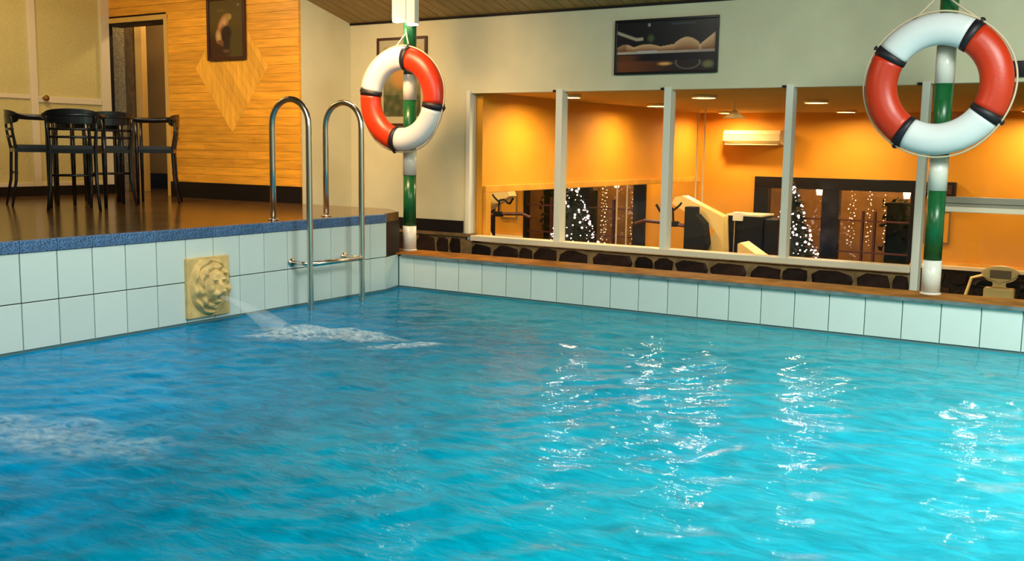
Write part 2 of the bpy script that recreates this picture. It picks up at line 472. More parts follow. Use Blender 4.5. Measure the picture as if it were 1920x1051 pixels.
for z0, z1, x0, x1 in ((0.135, 0.272, -0.04, 3.40), (-0.04, 0.125, -0.05, 3.40), (0.14, 0.312, -0.62, -0.14), (-0.03, 0.13, -0.62, -0.14), (0.14, 0.31, -1.3, -0.64)):
    x = x0
    while x < x1 - 0.05:
        wd = random.uniform(0.12, 0.38); wd = min(wd, x1 - x)
        if x1 - x - wd < 0.09: wd = x1 - x
        hh = (z1 - z0) * random.uniform(0.88, 1.0)
        o = obj('stone', stone_bm(wd - random.uniform(0.0, 0.012), hh, random.uniform(0.012, 0.03), sid), M['stone'], plinth, loc=(x + wd / 2, YW - 0.0125, (z0 + z1) / 2))
        sid += 1; x += wd
struct('trim_4', box(-0.092, -0.022, YW - 0.03, YW + 0.08, ZG, 0.288), M['ledge'], 'tan post at the left end of the window sill')

# windows
win_labels = ['leftmost window pane, over the pale wall and mirror frame', 'second window pane from the left', 'third window pane, in front of the wall air conditioner', 'fourth window pane, behind the right life ring']
posts = [(-0.096, -0.058), (0.742, 0.800), (1.641, 1.695), (2.532, 2.582), (3.398, 3.446)]
for i in range(4):
    wn = bpy.data.objects.new('window_%d' % (i + 1), None); C.objects.link(wn); wn['kind'] = 'structure'; wn['label'] = win_labels[i]
    wn.location = (posts[i][1], YW, 0.3)
    bm = box(0, posts[i + 1][0] - posts[i][1], 0.045, 0.049, 0.0, 1.187)
    obj('pane', bm, M['glass'], wn)
for i, (a, b_) in enumerate(posts):
    z0 = 0.33 if i in (1, 2, 3) else (0.33 if i == 0 else ZG)
    bm = box(a, b_, YW - 0.022, YW + 0.07, z0 if i != 0 else 0.34, 1.5, 0.004)
    struct('trim_window_post', bm, M['white'], 'white upright between the large window panes' if 0 < i < 4 else ('white upright at the left end of the windows' if i == 0 else 'white end post running down behind the right striped pole'))
    if i in (1, 2, 3, 4):
        struct('trim_clip', box(a - 0.03, a - 0.002, YW - 0.016, YW - 0.002, 1.476, 1.494), M['dark'], 'small dark clip at the head of the window upright')
struct('trim_sill', box(-0.03, 3.397, YW - 0.045, YW + 0.08, 0.29, 0.332, 0.004), M['cream'], 'long cream sill under the windows')
struct('trim_head', box(-0.06, 3.4, YW - 0.004, YW + 0.07, 1.481, 1.4875), M['wall'], 'thin window head')

# glazed door to the right of the striped pole
dr = bpy.data.objects.new('door_1', None); C.objects.link(dr); dr['kind'] = 'structure'; dr.location = (3.47, YW, ZG); dr['label'] = 'glazed door with a grey metal middle rail right of the striped pole'
obj('mid_rail', box(0.0, 1.1, 0.01, 0.06, 0.69 - ZG, 0.722 - ZG, 0.003), M['cream'], dr)
obj('mid_rail', box(0.0, 1.1, 0.02, 0.05, 0.722 - ZG, 0.745 - ZG), M['greyalu'], dr)
obj('mid_rail', box(0.0, 1.1, 0.01, 0.06, 0.745 - ZG, 0.785 - ZG, 0.003), M['greyalu'], dr)
obj('pane', box(0.0, 1.1, 0.032, 0.036, 0.785 - ZG, 1.487 - ZG), M['glass'], dr)
obj('pane', box(0.0, 1.1, 0.032, 0.036, 0.02, 0.69 - ZG), M['glass'], dr)
obj('stile', box(1.1, 1.15, 0.0, 0.07, 0, 1.487 - ZG), M['white'], dr)
obj('bottom_rail', box(0.0, 1.1, 0.01, 0.06, 0.0, 0.1), M['greyalu'], dr)

# ------------------------------------------------------------------ ceiling: sloping boards + flat part
def czf(y): return 2.093 + 0.25 * (YW - y)
bm = bmesh.new()
prism(bm, [(YW + .12, czf(YW + .12) + 0.004), (-1.69, czf(-1.69) + 0.004), (-1.69, czf(-1.69) + 0.09), (YW + .12, czf(YW + .12) + 0.09)], 'x', XS - 0.1, 7.2)
ceil = struct('ceiling_slope', bm, M['dark'], 'sloping board ceiling over the back of the pool')
x = XS
while x < 3.2:
    wd = 0.098
    bm = bmesh.new()
    prism(bm, [(YW - 0.001, czf(YW)), (-0.5, czf(-0.5)), (-0.5, czf(-0.5) + 0.004), (YW - 0.001, czf(YW) + 0.004)], 'x', x + 0.0025, x + wd - 0.0025)
    obj('board', bm, M['ceilwood'], ceil)
    x += wd
bm = bmesh.new()
bx(bm, -5.3, 7.3, -9, -1.69, 2.75, 2.85)
bx(bm, -5.3, XS - 0.1, -1.69, 2.5, 2.75, 2.85)
struct('ceiling_main', bm, M['ceilwood'], 'board ceiling over deck and pool')
struct('trim_5', box(XS + 0.001, 7.2, YW - 0.012, YW - 0.0005, 2.078, 2.094), M['dark'], 'dark cove strip where the cream back wall meets the ceiling')
struct('wall_gable', box(XS - 0.12, XS - 0.005, -1.7, YW, 2.3, 2.75), M['wall'])
struct('wall_right', box(7.2, 7.3, -9, YG + 2, -0.6, 2.8), M['wall'])
struct('wall_front', box(-5.3, 7.3, -9.1, -9, -0.6, 2.8), M['wall'])

# ------------------------------------------------------------------ wooden wall with diamond inlay
DX0, DX1 = -2.965, XS      # right of the doorway
wood = struct('wall_wood', box(XL - 0.05, XS - 0.125, YB + 0.012, YB + 0.11, 2.19, 2.75), M['dark'], 'wall of honey coloured boards with a diagonal diamond inlay')
obj('backing', box(DX0, XS - 0.125, YB + 0.012, YB + 0.11, ZD, 2.19), M['dark'], wood)
Cx, Cz, hw, hh_ = -2.14, 1.70, 0.45, 0.56
def clip(poly, n, c):
    out = []
    for i in range(len(poly)):
        a, b_ = poly[i], poly[(i + 1) % len(poly)]
        da, db = a[0] * n[0] + a[1] * n[1] - c, b_[0] * n[0] + b_[1] * n[1] - c
        if da <= 0: out.append(a)
        if (da < 0 < db) or (db < 0 < da):
            t_ = da / (da - db); out.append((a[0] + (b_[0] - a[0]) * t_, a[1] + (b_[1] - a[1]) * t_))
    return out
def dx_at(z):
    return max(0.0, hw * (1 - abs(z - Cz) / hh_))
def plank(poly, mt):
    if len(poly) < 3: return
    ar = sum(poly[i][0] * poly[(i + 1) % len(poly)][1] - poly[(i + 1) % len(poly)][0] * poly[i][1] for i in range(len(poly))) / 2
    if abs(ar) < 3e-4: return
    bm = bmesh.new(); d0 = random.uniform(0, 0.003)
    prism(bm, poly, 'y', YB - d0, YB + 0.012)
    obj('plank', bm, mt, wood)
z = 0.70; ph = 0.072; g = 0.0011
while z < 2.7:
    z1 = z + ph
    lo = DX0 if z < 2.17 else XL + 0.01
    dl0, dl1 = dx_at(z), dx_at(z1)
    segs = []
    if dl0 == 0 and dl1 == 0:
        cuts = [lo] + sorted([random.uniform(lo + .3, XS - .3) for _ in range(1 if lo > -3.2 else 2)]) + [XS]
        for a, b_ in zip(cuts[:-1], cuts[1:]):
            if b_ - a > 0.05: segs.append([(a + g, z + g), (b_ - g, z + g), (b_ - g, z1 - g), (a + g, z1 - g)])
    else:
        if z < Cz < z1:
            L_poly = [(lo, z + g), (Cx - dl0, z + g), (Cx - hw, Cz), (Cx - dl1, z1 - g), (lo, z1 - g)]
            R_poly = [(Cx + dl0, z + g), (XS, z + g), (XS, z1 - g), (Cx + dl1, z1 - g), (Cx + hw, Cz)]
        else:
            L_poly = [(lo, z + g), (Cx - dl0 - g, z + g), (Cx - dl1 - g, z1 - g), (lo, z1 - g)]
            R_poly = [(Cx + dl0 + g, z + g), (XS, z + g), (XS, z1 - g), (Cx + dl1 + g, z1 - g)]
        if dl0 == 0 and z1 <= Cz: pass
        segs += [L_poly, R_poly]
    for s_ in segs: plank(s_, M['ply'])
    z = z1
# diagonal planks, parallel to the lower left edge of the diamond
dv = Vector((hw, -hh_)).normalized(); nv = Vector((-dv.y, dv.x))  # along, across (up right)
dpoly = [(Cx - hw, Cz), (Cx, Cz - hh_), (Cx + hw, Cz), (Cx, Cz + hh_)]
base = nv.x * (Cx - hw) + nv.y * Cz
k = 0; wk = [0.10] + [0.068] * 12
acc = 0
total = (nv.x * Cx + nv.y * (Cz + hh_)) - base
for wd in wk:
    if acc > total: break
    p = clip(dpoly, (nv.x, nv.y), base + acc + wd - g); p = clip(p, (-nv.x, -nv.y), -(base + acc + g))
    plank(p, M['ply2']); acc += wd
struct('baseboard_wood', box(DX0 + 0.02, XS + 0.012, YB - 0.015, YB + 0.01, ZD, 0.70), M['dark'], 'dark skirting below the honey coloured board wall')
# white edge strip at wood wall end
struct('trim_6', box(XS + 0.001, XS + 0.006, YB - 0.004, YB + 0.02, ZD, 2.5), M['ply'], 'thin edge strip at the right end of the board wall')

# doorway and hall behind
dr = bpy.data.objects.new('door_2', None); C.objects.link(dr); dr['kind'] = 'structure'; dr.location = (0, 0, 0); dr['label'] = 'open doorway in the board wall behind the black chairs'
obj('jamb', box(-2.992, -2.945, YB - 0.012, YB + 0.14, ZD, 2.19, 0.003), M['jamb'], dr)
obj('jamb', box(-3.795, -3.765, YB - 0.008, YB + 0.03, ZD, 2.19, 0.003), M['dark'], dr)
obj('lintel', box(-3.78, -2.945, YB - 0.010, YB + 0.14, 2.15, 2.195, 0.003), M['jamb'], dr)
obj('lintel_soffit', box(-3.78, -2.99, YB + 0.0, YB + 0.14, 2.125, 2.15), M['dark'], dr)
hall = struct('wall_hall_back', box(-5.2, -1.36, 1.35, 1.45, ZD, 2.75), M['tan'], 'tan wall at the back of the hallway')
struct('wall_hall_right', box(-2.5, -2.42, YB + 0.12, 1.35, ZD, 2.75), M['tan'], 'tan side wall inside the hallway')
struct('baseboard_hall', box(-4.85, -2.5, 1.325, 1.349, ZD, 0.72), M['dark'], 'dark skirting inside the hallway')
obj('rippled_panel', box(-4.8, -4.13, 0.75, 0.765, ZD, 2.3), M['panel2'], dr)
obj('panel_post', box(-4.13, -4.0, 0.73, 0.79, ZD, 2.3), M['ledge'], dr)
obj('inner_jamb', box(-3.985, -3.885, 0.74, 0.80, ZD, 2.3), M['jamb'], dr)
cb = obj('door_closer', box(-3.05, -2.995, YB + 0.06, YB + 0.135, 2.04, 2.12, 0.006), M['dark']); cb['label'] = 'small dark box fixed in the top corner of the doorway'; cb['category'] = 'box'
for hx, hy, he in ((-3.9, 0.5, 6.0), (-3.3, 1.0, 16.0)):  # unseen point lights added above the lintel to brighten the hallway
    l = bpy.data.lights.new('hall_fill', 'POINT'); l.energy = he; l.color = (1.0, 0.72, 0.36); l.shadow_soft_size = 0.06
    lo = bpy.data.objects.new('hall_fill', l); C.objects.link(lo); lo.location = (hx, hy, 2.5)

# left partition: cream framed panels
part = bpy.data.objects.new('wall_left', None); C.objects.link(part); part['kind'] = 'structure'; part.location = (XL, 0, ZD); part['label'] = 'partition of khaki frosted panels in cream frames left of the doorway'
zt = 2.19
obj('top_rail', box(-0.03, 0.03, -5.0, 0.30, 2.0, zt), M['cream'], part)
ys = [0.20, -0.49, -1.2, -1.9, -2.6, -3.3, -4.0, -4.7]
for i, y in enumerate(ys):
    obj('stile', box(-0.03, 0.03, y - (0.0 if i == 0 else 0.035), y + (0.1 if i == 0 else 0.035), 0.085, 2.0, 0.004), M['cream'], part)
for a, b_ in zip(ys[1:], ys[:-1]):
    ya, yb = a + 0.035, b_ - (0.0 if b_ == 0.20 else 0.035)
    zr = (0.83, 0.885) if b_ == 0.20 else (0.855, 0.89)
    obj('panel', box(-0.012, 0.004, ya, yb, 0.12, zr[0]), M['panel'], part)
    obj('panel', box(-0.012, 0.004, ya, yb, zr[1], 2.0), M['panel'], part)
    obj('mid_rail', box(-0.02, 0.02, ya, yb, *zr, 0.003), M['cream'], part)
    obj('bottom_rail', box(-0.02, 0.02, ya, yb, 0.085, 0.12, 0.003), M['cream'], part)
obj('kick_board', box(-0.03, 0.024, -5.0, 0.29, 0.0, 0.085), M['dark'], part)
bm = bmesh.new(); tube(bm, [(0.02, -0.405, 0.868), (0.05, -0.405, 0.868), (0.055, -0.405, 0.868), (0.075, -0.405, 0.868), (0.08, -0.405, 0.868)], [0.01, 0.01, 0.024, 0.026, 0.015], 14)
obj('door_knob', bm, mat('brass', (0.35, 0.2, 0.06), 0.3, metal=1), part, smooth=True)
struct('wall_left_back', box(XL - 0.12, XL - 0.03, -9, 0.3, ZD, 2.75), M['panel'])

# ------------------------------------------------------------------ gym behind the windows
struct('floor_gym', box(-0.05, 7.2, YW + 0.12, YG, ZG - 0.05, ZG), M['darkfloor'], 'dark floor of the gym')
struct('ceiling_gym', box(-0.15, 7.2, YW + 0.075, YG + 0.1, ZC, ZC + 0.08), M['gymceil'], 'amber gym ceiling with small downlights')
struct('wall_gym_left', box(-0.12, 0.0, YW + 0.08, YG, ZG, ZC), M['gymwall'], 'pale amber gym wall carrying the long mirror')
bm = bmesh.new()
bx(bm, -0.12, 0.70, YG, YG + 0.1, ZG, ZC); bx(bm, 0.70, 2.48, YG, YG + 0.1, 0.76, ZC); bx(bm, 2.48, 7.2, YG, YG + 0.1, ZG, ZC)
gback = struct('wall_gym_back', bm, M['gymwall'], 'ochre far gym wall around the dark double door')
# mirror
mr_ = thing('wall_mirror', 'long wall mirror in an amber wooden frame behind the two left window panes', 'mirror', (0, 0, 0.3))
obj('mirror_glass', box(0.0015, 0.008, 1.11, YG - 0.03, ZG + 0.1 - 0.3, 0.68 - 0.3), M['mirror'], mr_)
obj('frame', box(0.001, 0.03, 1.03, YG - 0.02, 0.68 - 0.3, 0.735 - 0.3, 0.004), M['framewood'], mr_)
obj('frame', box(0.001, 0.03, 1.03, 1.11, ZG + 0.05 - 0.3, 0.68 - 0.3, 0.004), M['framewood'], mr_)
# stone dado at back with ledge
dado = struct('wall_gym_dado', box(2.48, 7.2, YG - 0.05, YG - 0.001, ZG, -0.165), M['dark'], 'dark stone dado along the far gym wall')
struct('trim_7', box(2.48, 7.2, YG - 0.075, YG - 0.001, -0.165, -0.125, 0.004), M['cream'], 'pale ledge on the dark stone dado')
struct('trim_9', box(2.48, 7.2, YG - 0.03, YG - 0.001, -0.125, -0.095), M['framewood'])
x = 2.5
while x < 5.2:
    wd = random.uniform(0.14, 0.3)
    obj('stone', stone_bm(wd - 0.03, random.uniform(0.12, 0.16), 0.03, sid), M['stone'], dado, loc=(x + wd / 2, YG - 0.0505, -0.26)); sid += 1
    obj('stone', stone_bm(wd - 0.03, 0.15, 0.03, sid), M['stone'], dado, loc=(x + wd / 2 + 0.07, YG - 0.0505, -0.43)); sid += 1
    x += wd

# far double door with muntins, night terrace outside
fd = bpy.data.objects.new('door_3', None); C.objects.link(fd); fd['kind'] = 'structure'; fd.location = (0.70, YG, ZG); fd['label'] = 'dark glazed double door in the far gym wall'
Hd = 0.76 - ZG
DW = 1.78
obj('frame', box(0, DW, -0.03, 0.08, Hd - 0.13, Hd, 0.004), M['black'], fd)
obj('frame', box(0, 0.17, -0.03, 0.08, 0, Hd - 0.13, 0.004), M['black'], fd)
obj('frame', box(0.79, 0.98, -0.03, 0.08, 0, Hd - 0.13, 0.004), M['black'], fd)
obj('frame', box(DW - 0.04, DW, -0.03, 0.08, 0, Hd - 0.13, 0.004), M['black'], fd)
M['muntin'] = mat('red_brown_muntin', (0.07, 0.012, 0.008), 0.5)
for a, b_ in ((0.17, 0.79), (0.98, DW - 0.04)):
    obj('pane', box(a, b_, 0.02, 0.024, 0.03, Hd - 0.13), M['doorglass'], fd)
    for zz in (0.55, 0.85, 1.15, 1.5):
        obj('muntin', box(a, b_, -0.005, 0.045, zz - 0.008, zz + 0.008), M['muntin'], fd)
    for xx in ((a + b_) / 2 - 0.02,) if a < 0.5 else (a + 0.26, a + 0.39):
        obj('muntin', box(xx - 0.011, xx + 0.011, -0.006, 0.046, 0.03, Hd - 0.35), M['muntin'], fd)
struct('wall_terrace', box(-1.5, 5, 7.2, 7.3, ZG, 2.5), M['outwall'], 'tan terrace wall outside in the dark')
struct('floor_terrace', box(-1.5, 5, YG + 0.1, 7.2, ZG - 0.05, ZG), M['darkfloor'])
struct('ceiling_terrace', box(-1.5, 5, YG + 0.1, 7.3, 2.45, 2.5), M['dark'])
def hedge(x0, x1, y0, y1, z0, z1, label):
    bm = bmesh.new(); rs = random.Random(int(x0 * 100))
    bx(bm, x0 + .05, x1 - .05, y0 + .05, y1 - .05, z0, z1 - .05)
    for _ in range(420):
        c = Vector((rs.uniform(x0, x1), rs.uniform(y0, y1), rs.uniform(z0 + .02, z1)))
        if rs.random() < .6: c.y = y0 + rs.uniform(0, .06)
        d1 = Vector((rs.uniform(-1, 1), rs.uniform(-1, 1), rs.uniform(-1, 1))).normalized() * .045
        d2 = d1.cross(Vector((rs.uniform(-1, 1), rs.uniform(-1, 1), rs.uniform(-1, 1)))).normalized() * .025
        bm.faces.new([bm.verts.new(c + d1), bm.verts.new(c + d2), bm.verts.new(c - d1), bm.verts.new(c - d2)])
    o = obj('hedge', bm, M['hedge']); o['label'] = label; o['category'] = 'hedge'
hedge(1.95, 2.75, 6.5, 6.9, ZG, 0.52, 'dark clipped hedge outside, seen through the right door leaf')
def strand_set(name, cols, y, z0, z1, label, seed):
    rs = random.Random(seed); bm = bmesh.new()
    for x in cols:
        z = z1
        while z > z0:
            c = Vector((x + rs.uniform(-.018, .018), y + rs.uniform(-.02, .02), z)); z -= rs.uniform(0.03, 0.07)
            mtx = Matrix.Translation(c)
            bmesh.ops.create_icosphere(bm, subdivisions=1, radius=rs.uniform(0.004, 0.009), matrix=mtx)
    o = obj(name, bm, M['fairywarm']); o['label'] = label; o['category'] = 'fairy lights'; o['kind'] = 'stuff'
    return o
strand_set('fairy_light_curtain', (1.02, 1.05, 1.46, 1.43, 1.49), 6.0, -0.9, 0.6, 'strings of tiny lights hanging outside the left door leaf', 3)
strand_set('fairy_light_curtain', (1.72, 1.76, 1.92, 1.95, 2.1), 6.0, 0.0, 0.62, 'strings of tiny lights hanging outside the right door leaf', 5)
def lantern(x, y, z, label):
    t_ = thing('wall_lantern', label, 'lantern', (x, y, z))
    bm = bmesh.new(); lathe(bm, [(0.03, -0.07), (0.05, 0.05), (0.028, 0.06)], 8); obj('lantern_glass', bm, M['lantern'], t_)
    bm = bmesh.new(); lathe(bm, [(0.062, 0.055), (0.05, 0.075), (0.0, 0.11)], 8); obj('lantern_cap', bm, M['black'], t_)
    bm = bmesh.new(); tube(bm, [(0, 0, 0.1), (0, 0.06, 0.14), (0, 0.12, 0.1)], 0.008, 6); obj('bracket', bm, M['black'], t_)
lantern(1.33, 6.1, 0.62, 'glowing lantern outside, seen above the Christmas tree')
lantern(2.33, 5.98, 0.62, 'glowing lantern outside, at the right edge of the dark door')
area('terrace_fill', (1.6, 6.4, 2.2), 0.4, 40, (1.0, 0.62, 0.25), (1.6, 7.0, 0))  # unseen area light added to brighten the terrace wall

# christmas tree
def xmas_tree(x, y, h, r):
    t_ = thing('christmas_tree', 'Christmas tree dotted with pinkish fairy lights before the dark glazed door', 'tree', (x, y, ZG))
    rs = random.Random(12); bm = bmesh.new()
    for _ in range(2600):
        u = rs.random() ** 0.6; zz = 0.2 + (h - 0.2) * (1 - u); rr = r * u * rs.uniform(0.5, 1.05) + 0.01; a = rs.uniform(0, 2 * PI)
        c = Vector((rr * math.cos(a), rr * math.sin(a), zz)); out = Vector((math.cos(a), math.sin(a), rs.uniform(-.6, .3))).normalized() * rs.uniform(.03, .07)
        sd = out.cross(Vector((rs.uniform(-1, 1), rs.uniform(-1, 1), rs.uniform(-1, 1)))).normalized() * rs.uniform(.008, .018)
        bm.faces.new([bm.verts.new(c - out + sd), bm.verts.new(c - out - sd), bm.verts.new(c + out)])
    lathe(bm, [(r * 0.6, 0.25), (r * 0.3, h * 0.6), (0.0, h * 0.95)], 10)
    obj('foliage', bm, M['foliage'], t_)
    bm = bmesh.new(); lathe(bm, [(0.03, 0.1), (0.03, 0.4)], 8); obj('trunk', bm, M['ledge'], t_)
    bm = bmesh.new(); lathe(bm, [(0.13, 0), (0.16, 0.2), (0.14, 0.2)], 16); obj('pot', bm, M['muntin'], t_)
    bm = bmesh.new()
    for _ in range(520):
        u = rs.random() ** 0.6; zz = 0.2 + (h - 0.2) * (1 - u); a = rs.uniform(0, 2 * PI); rr = r * u * rs.uniform(.95, 1.15) + 0.01
        bmesh.ops.create_icosphere(bm, subdivisions=1, radius=rs.choice([.005, .007, .009, .014]), matrix=Matrix.Translation((rr * math.cos(a), rr * math.sin(a), zz)))
    obj('fairy_light', bm, M['fairy'], t_, kind='stuff')
xmas_tree(1.36, 5.0, 1.93, 0.56)

# gym downlights
dls = [(0.50, 1.55, 'above the left end of the long mirror'), (0.50, 3.3, 'above the middle of the long mirror'), (0.5, 5.2, 'in the far left ceiling corner'),
       (2.15, 2.95, 'in the ceiling seen through the fourth window'), (1.85, 5.1, 'in front of the dark door'), (3.55, 2.95, 'right of the striped pole'),
       (3.6, 5.2, 'in the far right of the gym'), (1.55, 1.9, 'close behind the third window')]
for x, y, d_ in dls:
    t_ = thing('downlight', 'small round recessed downlight ' + d_, 'downlight', (x, y, ZC))
    bm = bmesh.new(); lathe(bm, [(0.085, -0.001), (0.105, -0.001), (0.10, -0.024), (0.09, -0.024), (0.085, -0.001)], 28); obj('trim_ring', bm, M['beige'], t_, smooth=True)
    bm = bmesh.new(); lathe(bm, [(0.0, -0.016), (0.04, -0.013), (0.06, -0.002)], 20); obj('bulb', bm, M['bulb'], t_, smooth=True)
    l = bpy.data.lights.new('downlight_beam', 'SPOT'); l.energy = 2; l.color = GYM_WARM; l.spot_size = 2.7; l.spot_blend = 0.8; l.shadow_soft_size = 0.05
    lo = bpy.data.objects.new('downlight_beam', l); C.objects.link(lo); lo.location = (x, y, ZC - 0.03)

# pendant shape added to imitate a lamp reflection in the third window
pl = thing('pendant_reflection', 'conical pendant shape added for a lamp reflection in the third window', 'lamp', (1.55, 2.6, 1.40))
bm = bmesh.new(); lathe(bm, [(0.012, 0.0), (0.03, -0.02), (0.10, -0.07)], 20); obj('lamp_shade', bm, M['acwhite'], pl, smooth=True)
bm = bmesh.new(); tube(bm, [(0, 0, 0), (0, 0, 0.089)], 0.005, 6); obj('cord', bm, M['acwhite'], pl)

# air conditioner
ac = thing('air_conditioner', 'white split air conditioner on the ochre far wall', 'air conditioner', (0.69, YG, 1.115))
bm = bmesh.new(); prism(bm, [(0, 0), (-0.15, 0.02), (-0.19, 0.05), (-0.19, 0.13), (-0.16, 0.17), (0, 0.17)], 'x', -0.335, 0.335)
obj('body', bm, M['acwhite'], ac)
obj('outlet_flap', box(-0.31, 0.31, -0.195, -0.12, 0.004, 0.018), M['acwhite'], ac)
obj('grille', box(-0.31, 0.31, -0.1935, -0.19, 0.12, 0.128), M['beige'], ac)

# things on the far wall right of the door
o = thing('wall_cabinet', 'small dark box on the far gym wall behind the striped pole', 'box', (2.69, YG, 0.6))
obj('body', box(-0.2, 0.2, -0.12, 0, 0, 0.155, 0.01), M['dark'], o); obj('front_panel', box(-0.05, 0.17, -0.128, -0.12, 0.03, 0.125), M['muntin'], o)
o = thing('notice_board', 'narrow framed notice on the far gym wall beside the striped pole', 'notice', (2.72, YG, 0.1))
obj('frame', box(-0.13, 0.13, -0.02, 0, 0, 0.34), M['screen'], o); obj('sheet', box(-0.115, 0.115, -0.023, -0.02, 0.015, 0.325), M['gymwall'], o)

# gym equipment (y ~ 2.7)
YM = 2.72
t_ = thing('leg_press_machine', 'black and beige weight machine with a long horizontal bar and forked handle', 'exercise machine', (1.15, YM, ZG))
def L3(x, y, z): return (x - 1.15, y - YM, z - ZG)
bm = bmesh.new(); bx(bm, -0.06, 0.05, -0.05, 0.05, 0, 0.545 - ZG, 0.01); obj('column', bm, M['blackrubber'], t_)
bm = bmesh.new()
prism(bm, [(-0.0, 1.2), (0.1, 1.28), (0.16, 1.42), (0.13, 1.6), (0.05, 1.68), (-0.02, 1.6)], 'y', -0.07, 0.07)
obj('motor_cover', bm, M['blackrubber'], t_)
bm = bmesh.new(); tube(bm, [L3(0.58, YM, .36), L3(0.68, YM, .395), L3(0.9, YM, .385), L3(1.1, YM, .365)], 0.017, 8); obj('bar', bm, M['muntin'], t_)
obj('bar_pad', box(-0.235, -0.135, -0.03, 0.03, .355 - ZG, .405 - ZG, 0.01), M['blackrubber'], t_)
bm = bmesh.new()
tube(bm, [L3(.965, YM, .4), L3(.96, YM, .47), L3(.955, YM, .52), L3(.90, YM, .53), L3(.86, YM, .50)], 0.010, 6)
tube(bm, [L3(.96, YM, .50), L3(1.02, YM, .55), L3(1.04, YM, .575)], 0.010, 6)
tube(bm, [L3(.86, YM, .50), L3(.83, YM, .49), L3(.79, YM, .55)], 0.013, 6)
obj('forked_handle', bm, M['blackrubber'], t_)
bm = bmesh.new(); prism(bm, [(x_ - 1.15, z_ - ZG) for x_, z_ in ((.93, .62), (1.0, .635), (1.40, .46), (1.42, .16), (1.42, -1.1), (1.36, -1.1), (1.18, .12), (1.33, .33), (.90, .56))], 'y', 0.10, 0.24)
obj('side_shroud', bm, M['beige'], t_)
obj('base', box(-0.3, 0.26, -0.1, 0.22, 0, 0.06), M['blackrubber'], t_)
t_ = thing('weight_stack_cabinet', 'tall black weight stack cabinet with a small white box on top', 'exercise machine', (1.545, YM + 0.255, ZG))
obj('body', box(-0.17, 0.16, 0.0, 0.32, 0, 1.665, 0.01), M['blackrubber'], t_)
obj('side_body', box(0.165, 0.3, 0.05, 0.35, 0, 1.65, 0.01), M['black'], t_)
obj('top_trim', box(-0.17, 0.16, 0.0, 0.35, 1.665, 1.68), M['cream'], t_)
obj('white_box', box(-0.10, -0.01, -0.03, 0.06, 1.62, 1.70, 0.006), M['white'], t_)
bm = bmesh.new(); tube(bm, [(-0.08, -0.02, 0.2), (-0.08, -0.02, 1.62)], 0.006, 8); obj('guide_rod', bm, M['steel'], t_)
t_ = thing('incline_bench', 'yellow topped incline bench board sloping down beside the black cabinet', 'bench', (1.86, 2.45, ZG))
bm = bmesh.new(); prism(bm, [(-0.14, 1.47), (-0.12, 1.48), (0.22, 1.27), (0.22, 1.20), (0.05, 1.20), (-0.14, 1.36)], 'y', -0.1, 0.12); obj('board', bm, M['beige'], t_)
for sx in (-0.12, 0.18):
    for sy in (-0.07, 0.09):
        obj('leg', box(sx - .012, sx + .012, sy - .012, sy + .012, 0, 1.38 if sx < 0 else 1.21), M['blackrubber'], t_)
# vertical steel rods of a cable frame
for i, (px_, yy, lab) in enumerate(((0.42, 4.55, 'thin pale vertical rod left of the black cabinet, first of two'), (0.52, 4.5, 'thin pale vertical rod left of the black cabinet, second of two'))):
    bm = bmesh.new(); tube(bm, [(0, 0, ZG), (0, 0, ZC)], 0.009, 8); o = obj('cable_rod', bm, M['cream'], loc=(px_, yy, 0)); o['label'] = lab; o['category'] = 'rod'; o['group'] = 'rods of the cable machine'

# treadmill
t_ = thing('treadmill', 'beige exercise machine with an oval console at the right edge of the frame', 'exercise machine', (3.80, 2.0, ZG))
zc = 0.205 - ZG
bm = bmesh.new()
prof = []
for k in range(20):
    a = 2 * PI * k / 20; prof.append((0.125 * math.cos(a) * (1.0 if math.sin(a) > 0 else .9), zc + 0.062 * math.sin(a)))
prism(bm, prof, 'y', -0.04, 0.03)
bmesh.ops.bevel(bm, geom=[e for e in bm.edges if abs(e.verts[0].co.y - e.verts[1].co.y) < 1e-5], offset=0.015, segments=2, affect='EDGES')
obj('console', bm, M['beige'], t_)
obj('screen', box(-0.065, 0.075, -0.044, -0.040, zc - 0.026, zc + 0.034, 0.002), M['screen'], t_)
obj('console_neck', box(-0.06, 0.06, -0.03, 0.02, zc - 0.09, zc - 0.05, 0.006), M['beige'], t_)
obj('keypad_panel', box(-0.10, 0.10, -0.05, 0.03, zc - 0.30, zc - 0.095, 0.012), M['beige'], t_)
for i in range(4):
    for j in range(3):
        obj('button', box(-0.07 + i * .038, -0.045 + i * .038, -0.055, -0.05, zc - 0.25 + j * .036, zc - 0.23 + j * .036), M['jamb'], t_)
for s in (-1, 1):
    bm = bmesh.new(); tube(bm, [(s * 0.05, -0.02, zc - 0.07), (s * 0.13, -0.05, zc - 0.065), (s * 0.16, -0.1, zc - 0.09)], 0.02, 8)
    obj('handlebar', bm, M['blackrubber'], t_)
obj('upright', box(-0.07, 0.07, -0.03, 0.03, 0.1, zc - 0.3, 0.01), M['beige'], t_)
obj('running_deck', box(-0.25, 0.25, -0.3, 1.2, 0, 0.12, 0.02), M['blackrubber'], t_)
t_ = thing('exercise_bike', 'dark exercise bike with a tan curved handle behind the pool edge', 'exercise machine', (3.40, 3.5, ZG))
bm = bmesh.new(); tube(bm, [(-0.04, 0, 0.5), (-0.05, 0, 1.0), (0.0, 0, 1.2), (0.12, 0, 1.24)], 0.014, 8); obj('handle', bm, M['beige'], t_)
bm = bmesh.new(); tube(bm, [(0, 0, 0), (0, 0, 0.5), (0.02, 0.2, 0.9)], 0.03, 8); obj('frame', bm, M['blackrubber'], t_)
bm = bmesh.new(); tube(bm, [(-0.2, 0, 0.02), (0.2, 0, 0.02)], 0.03, 8); obj('foot', bm, M['blackrubber'], t_)
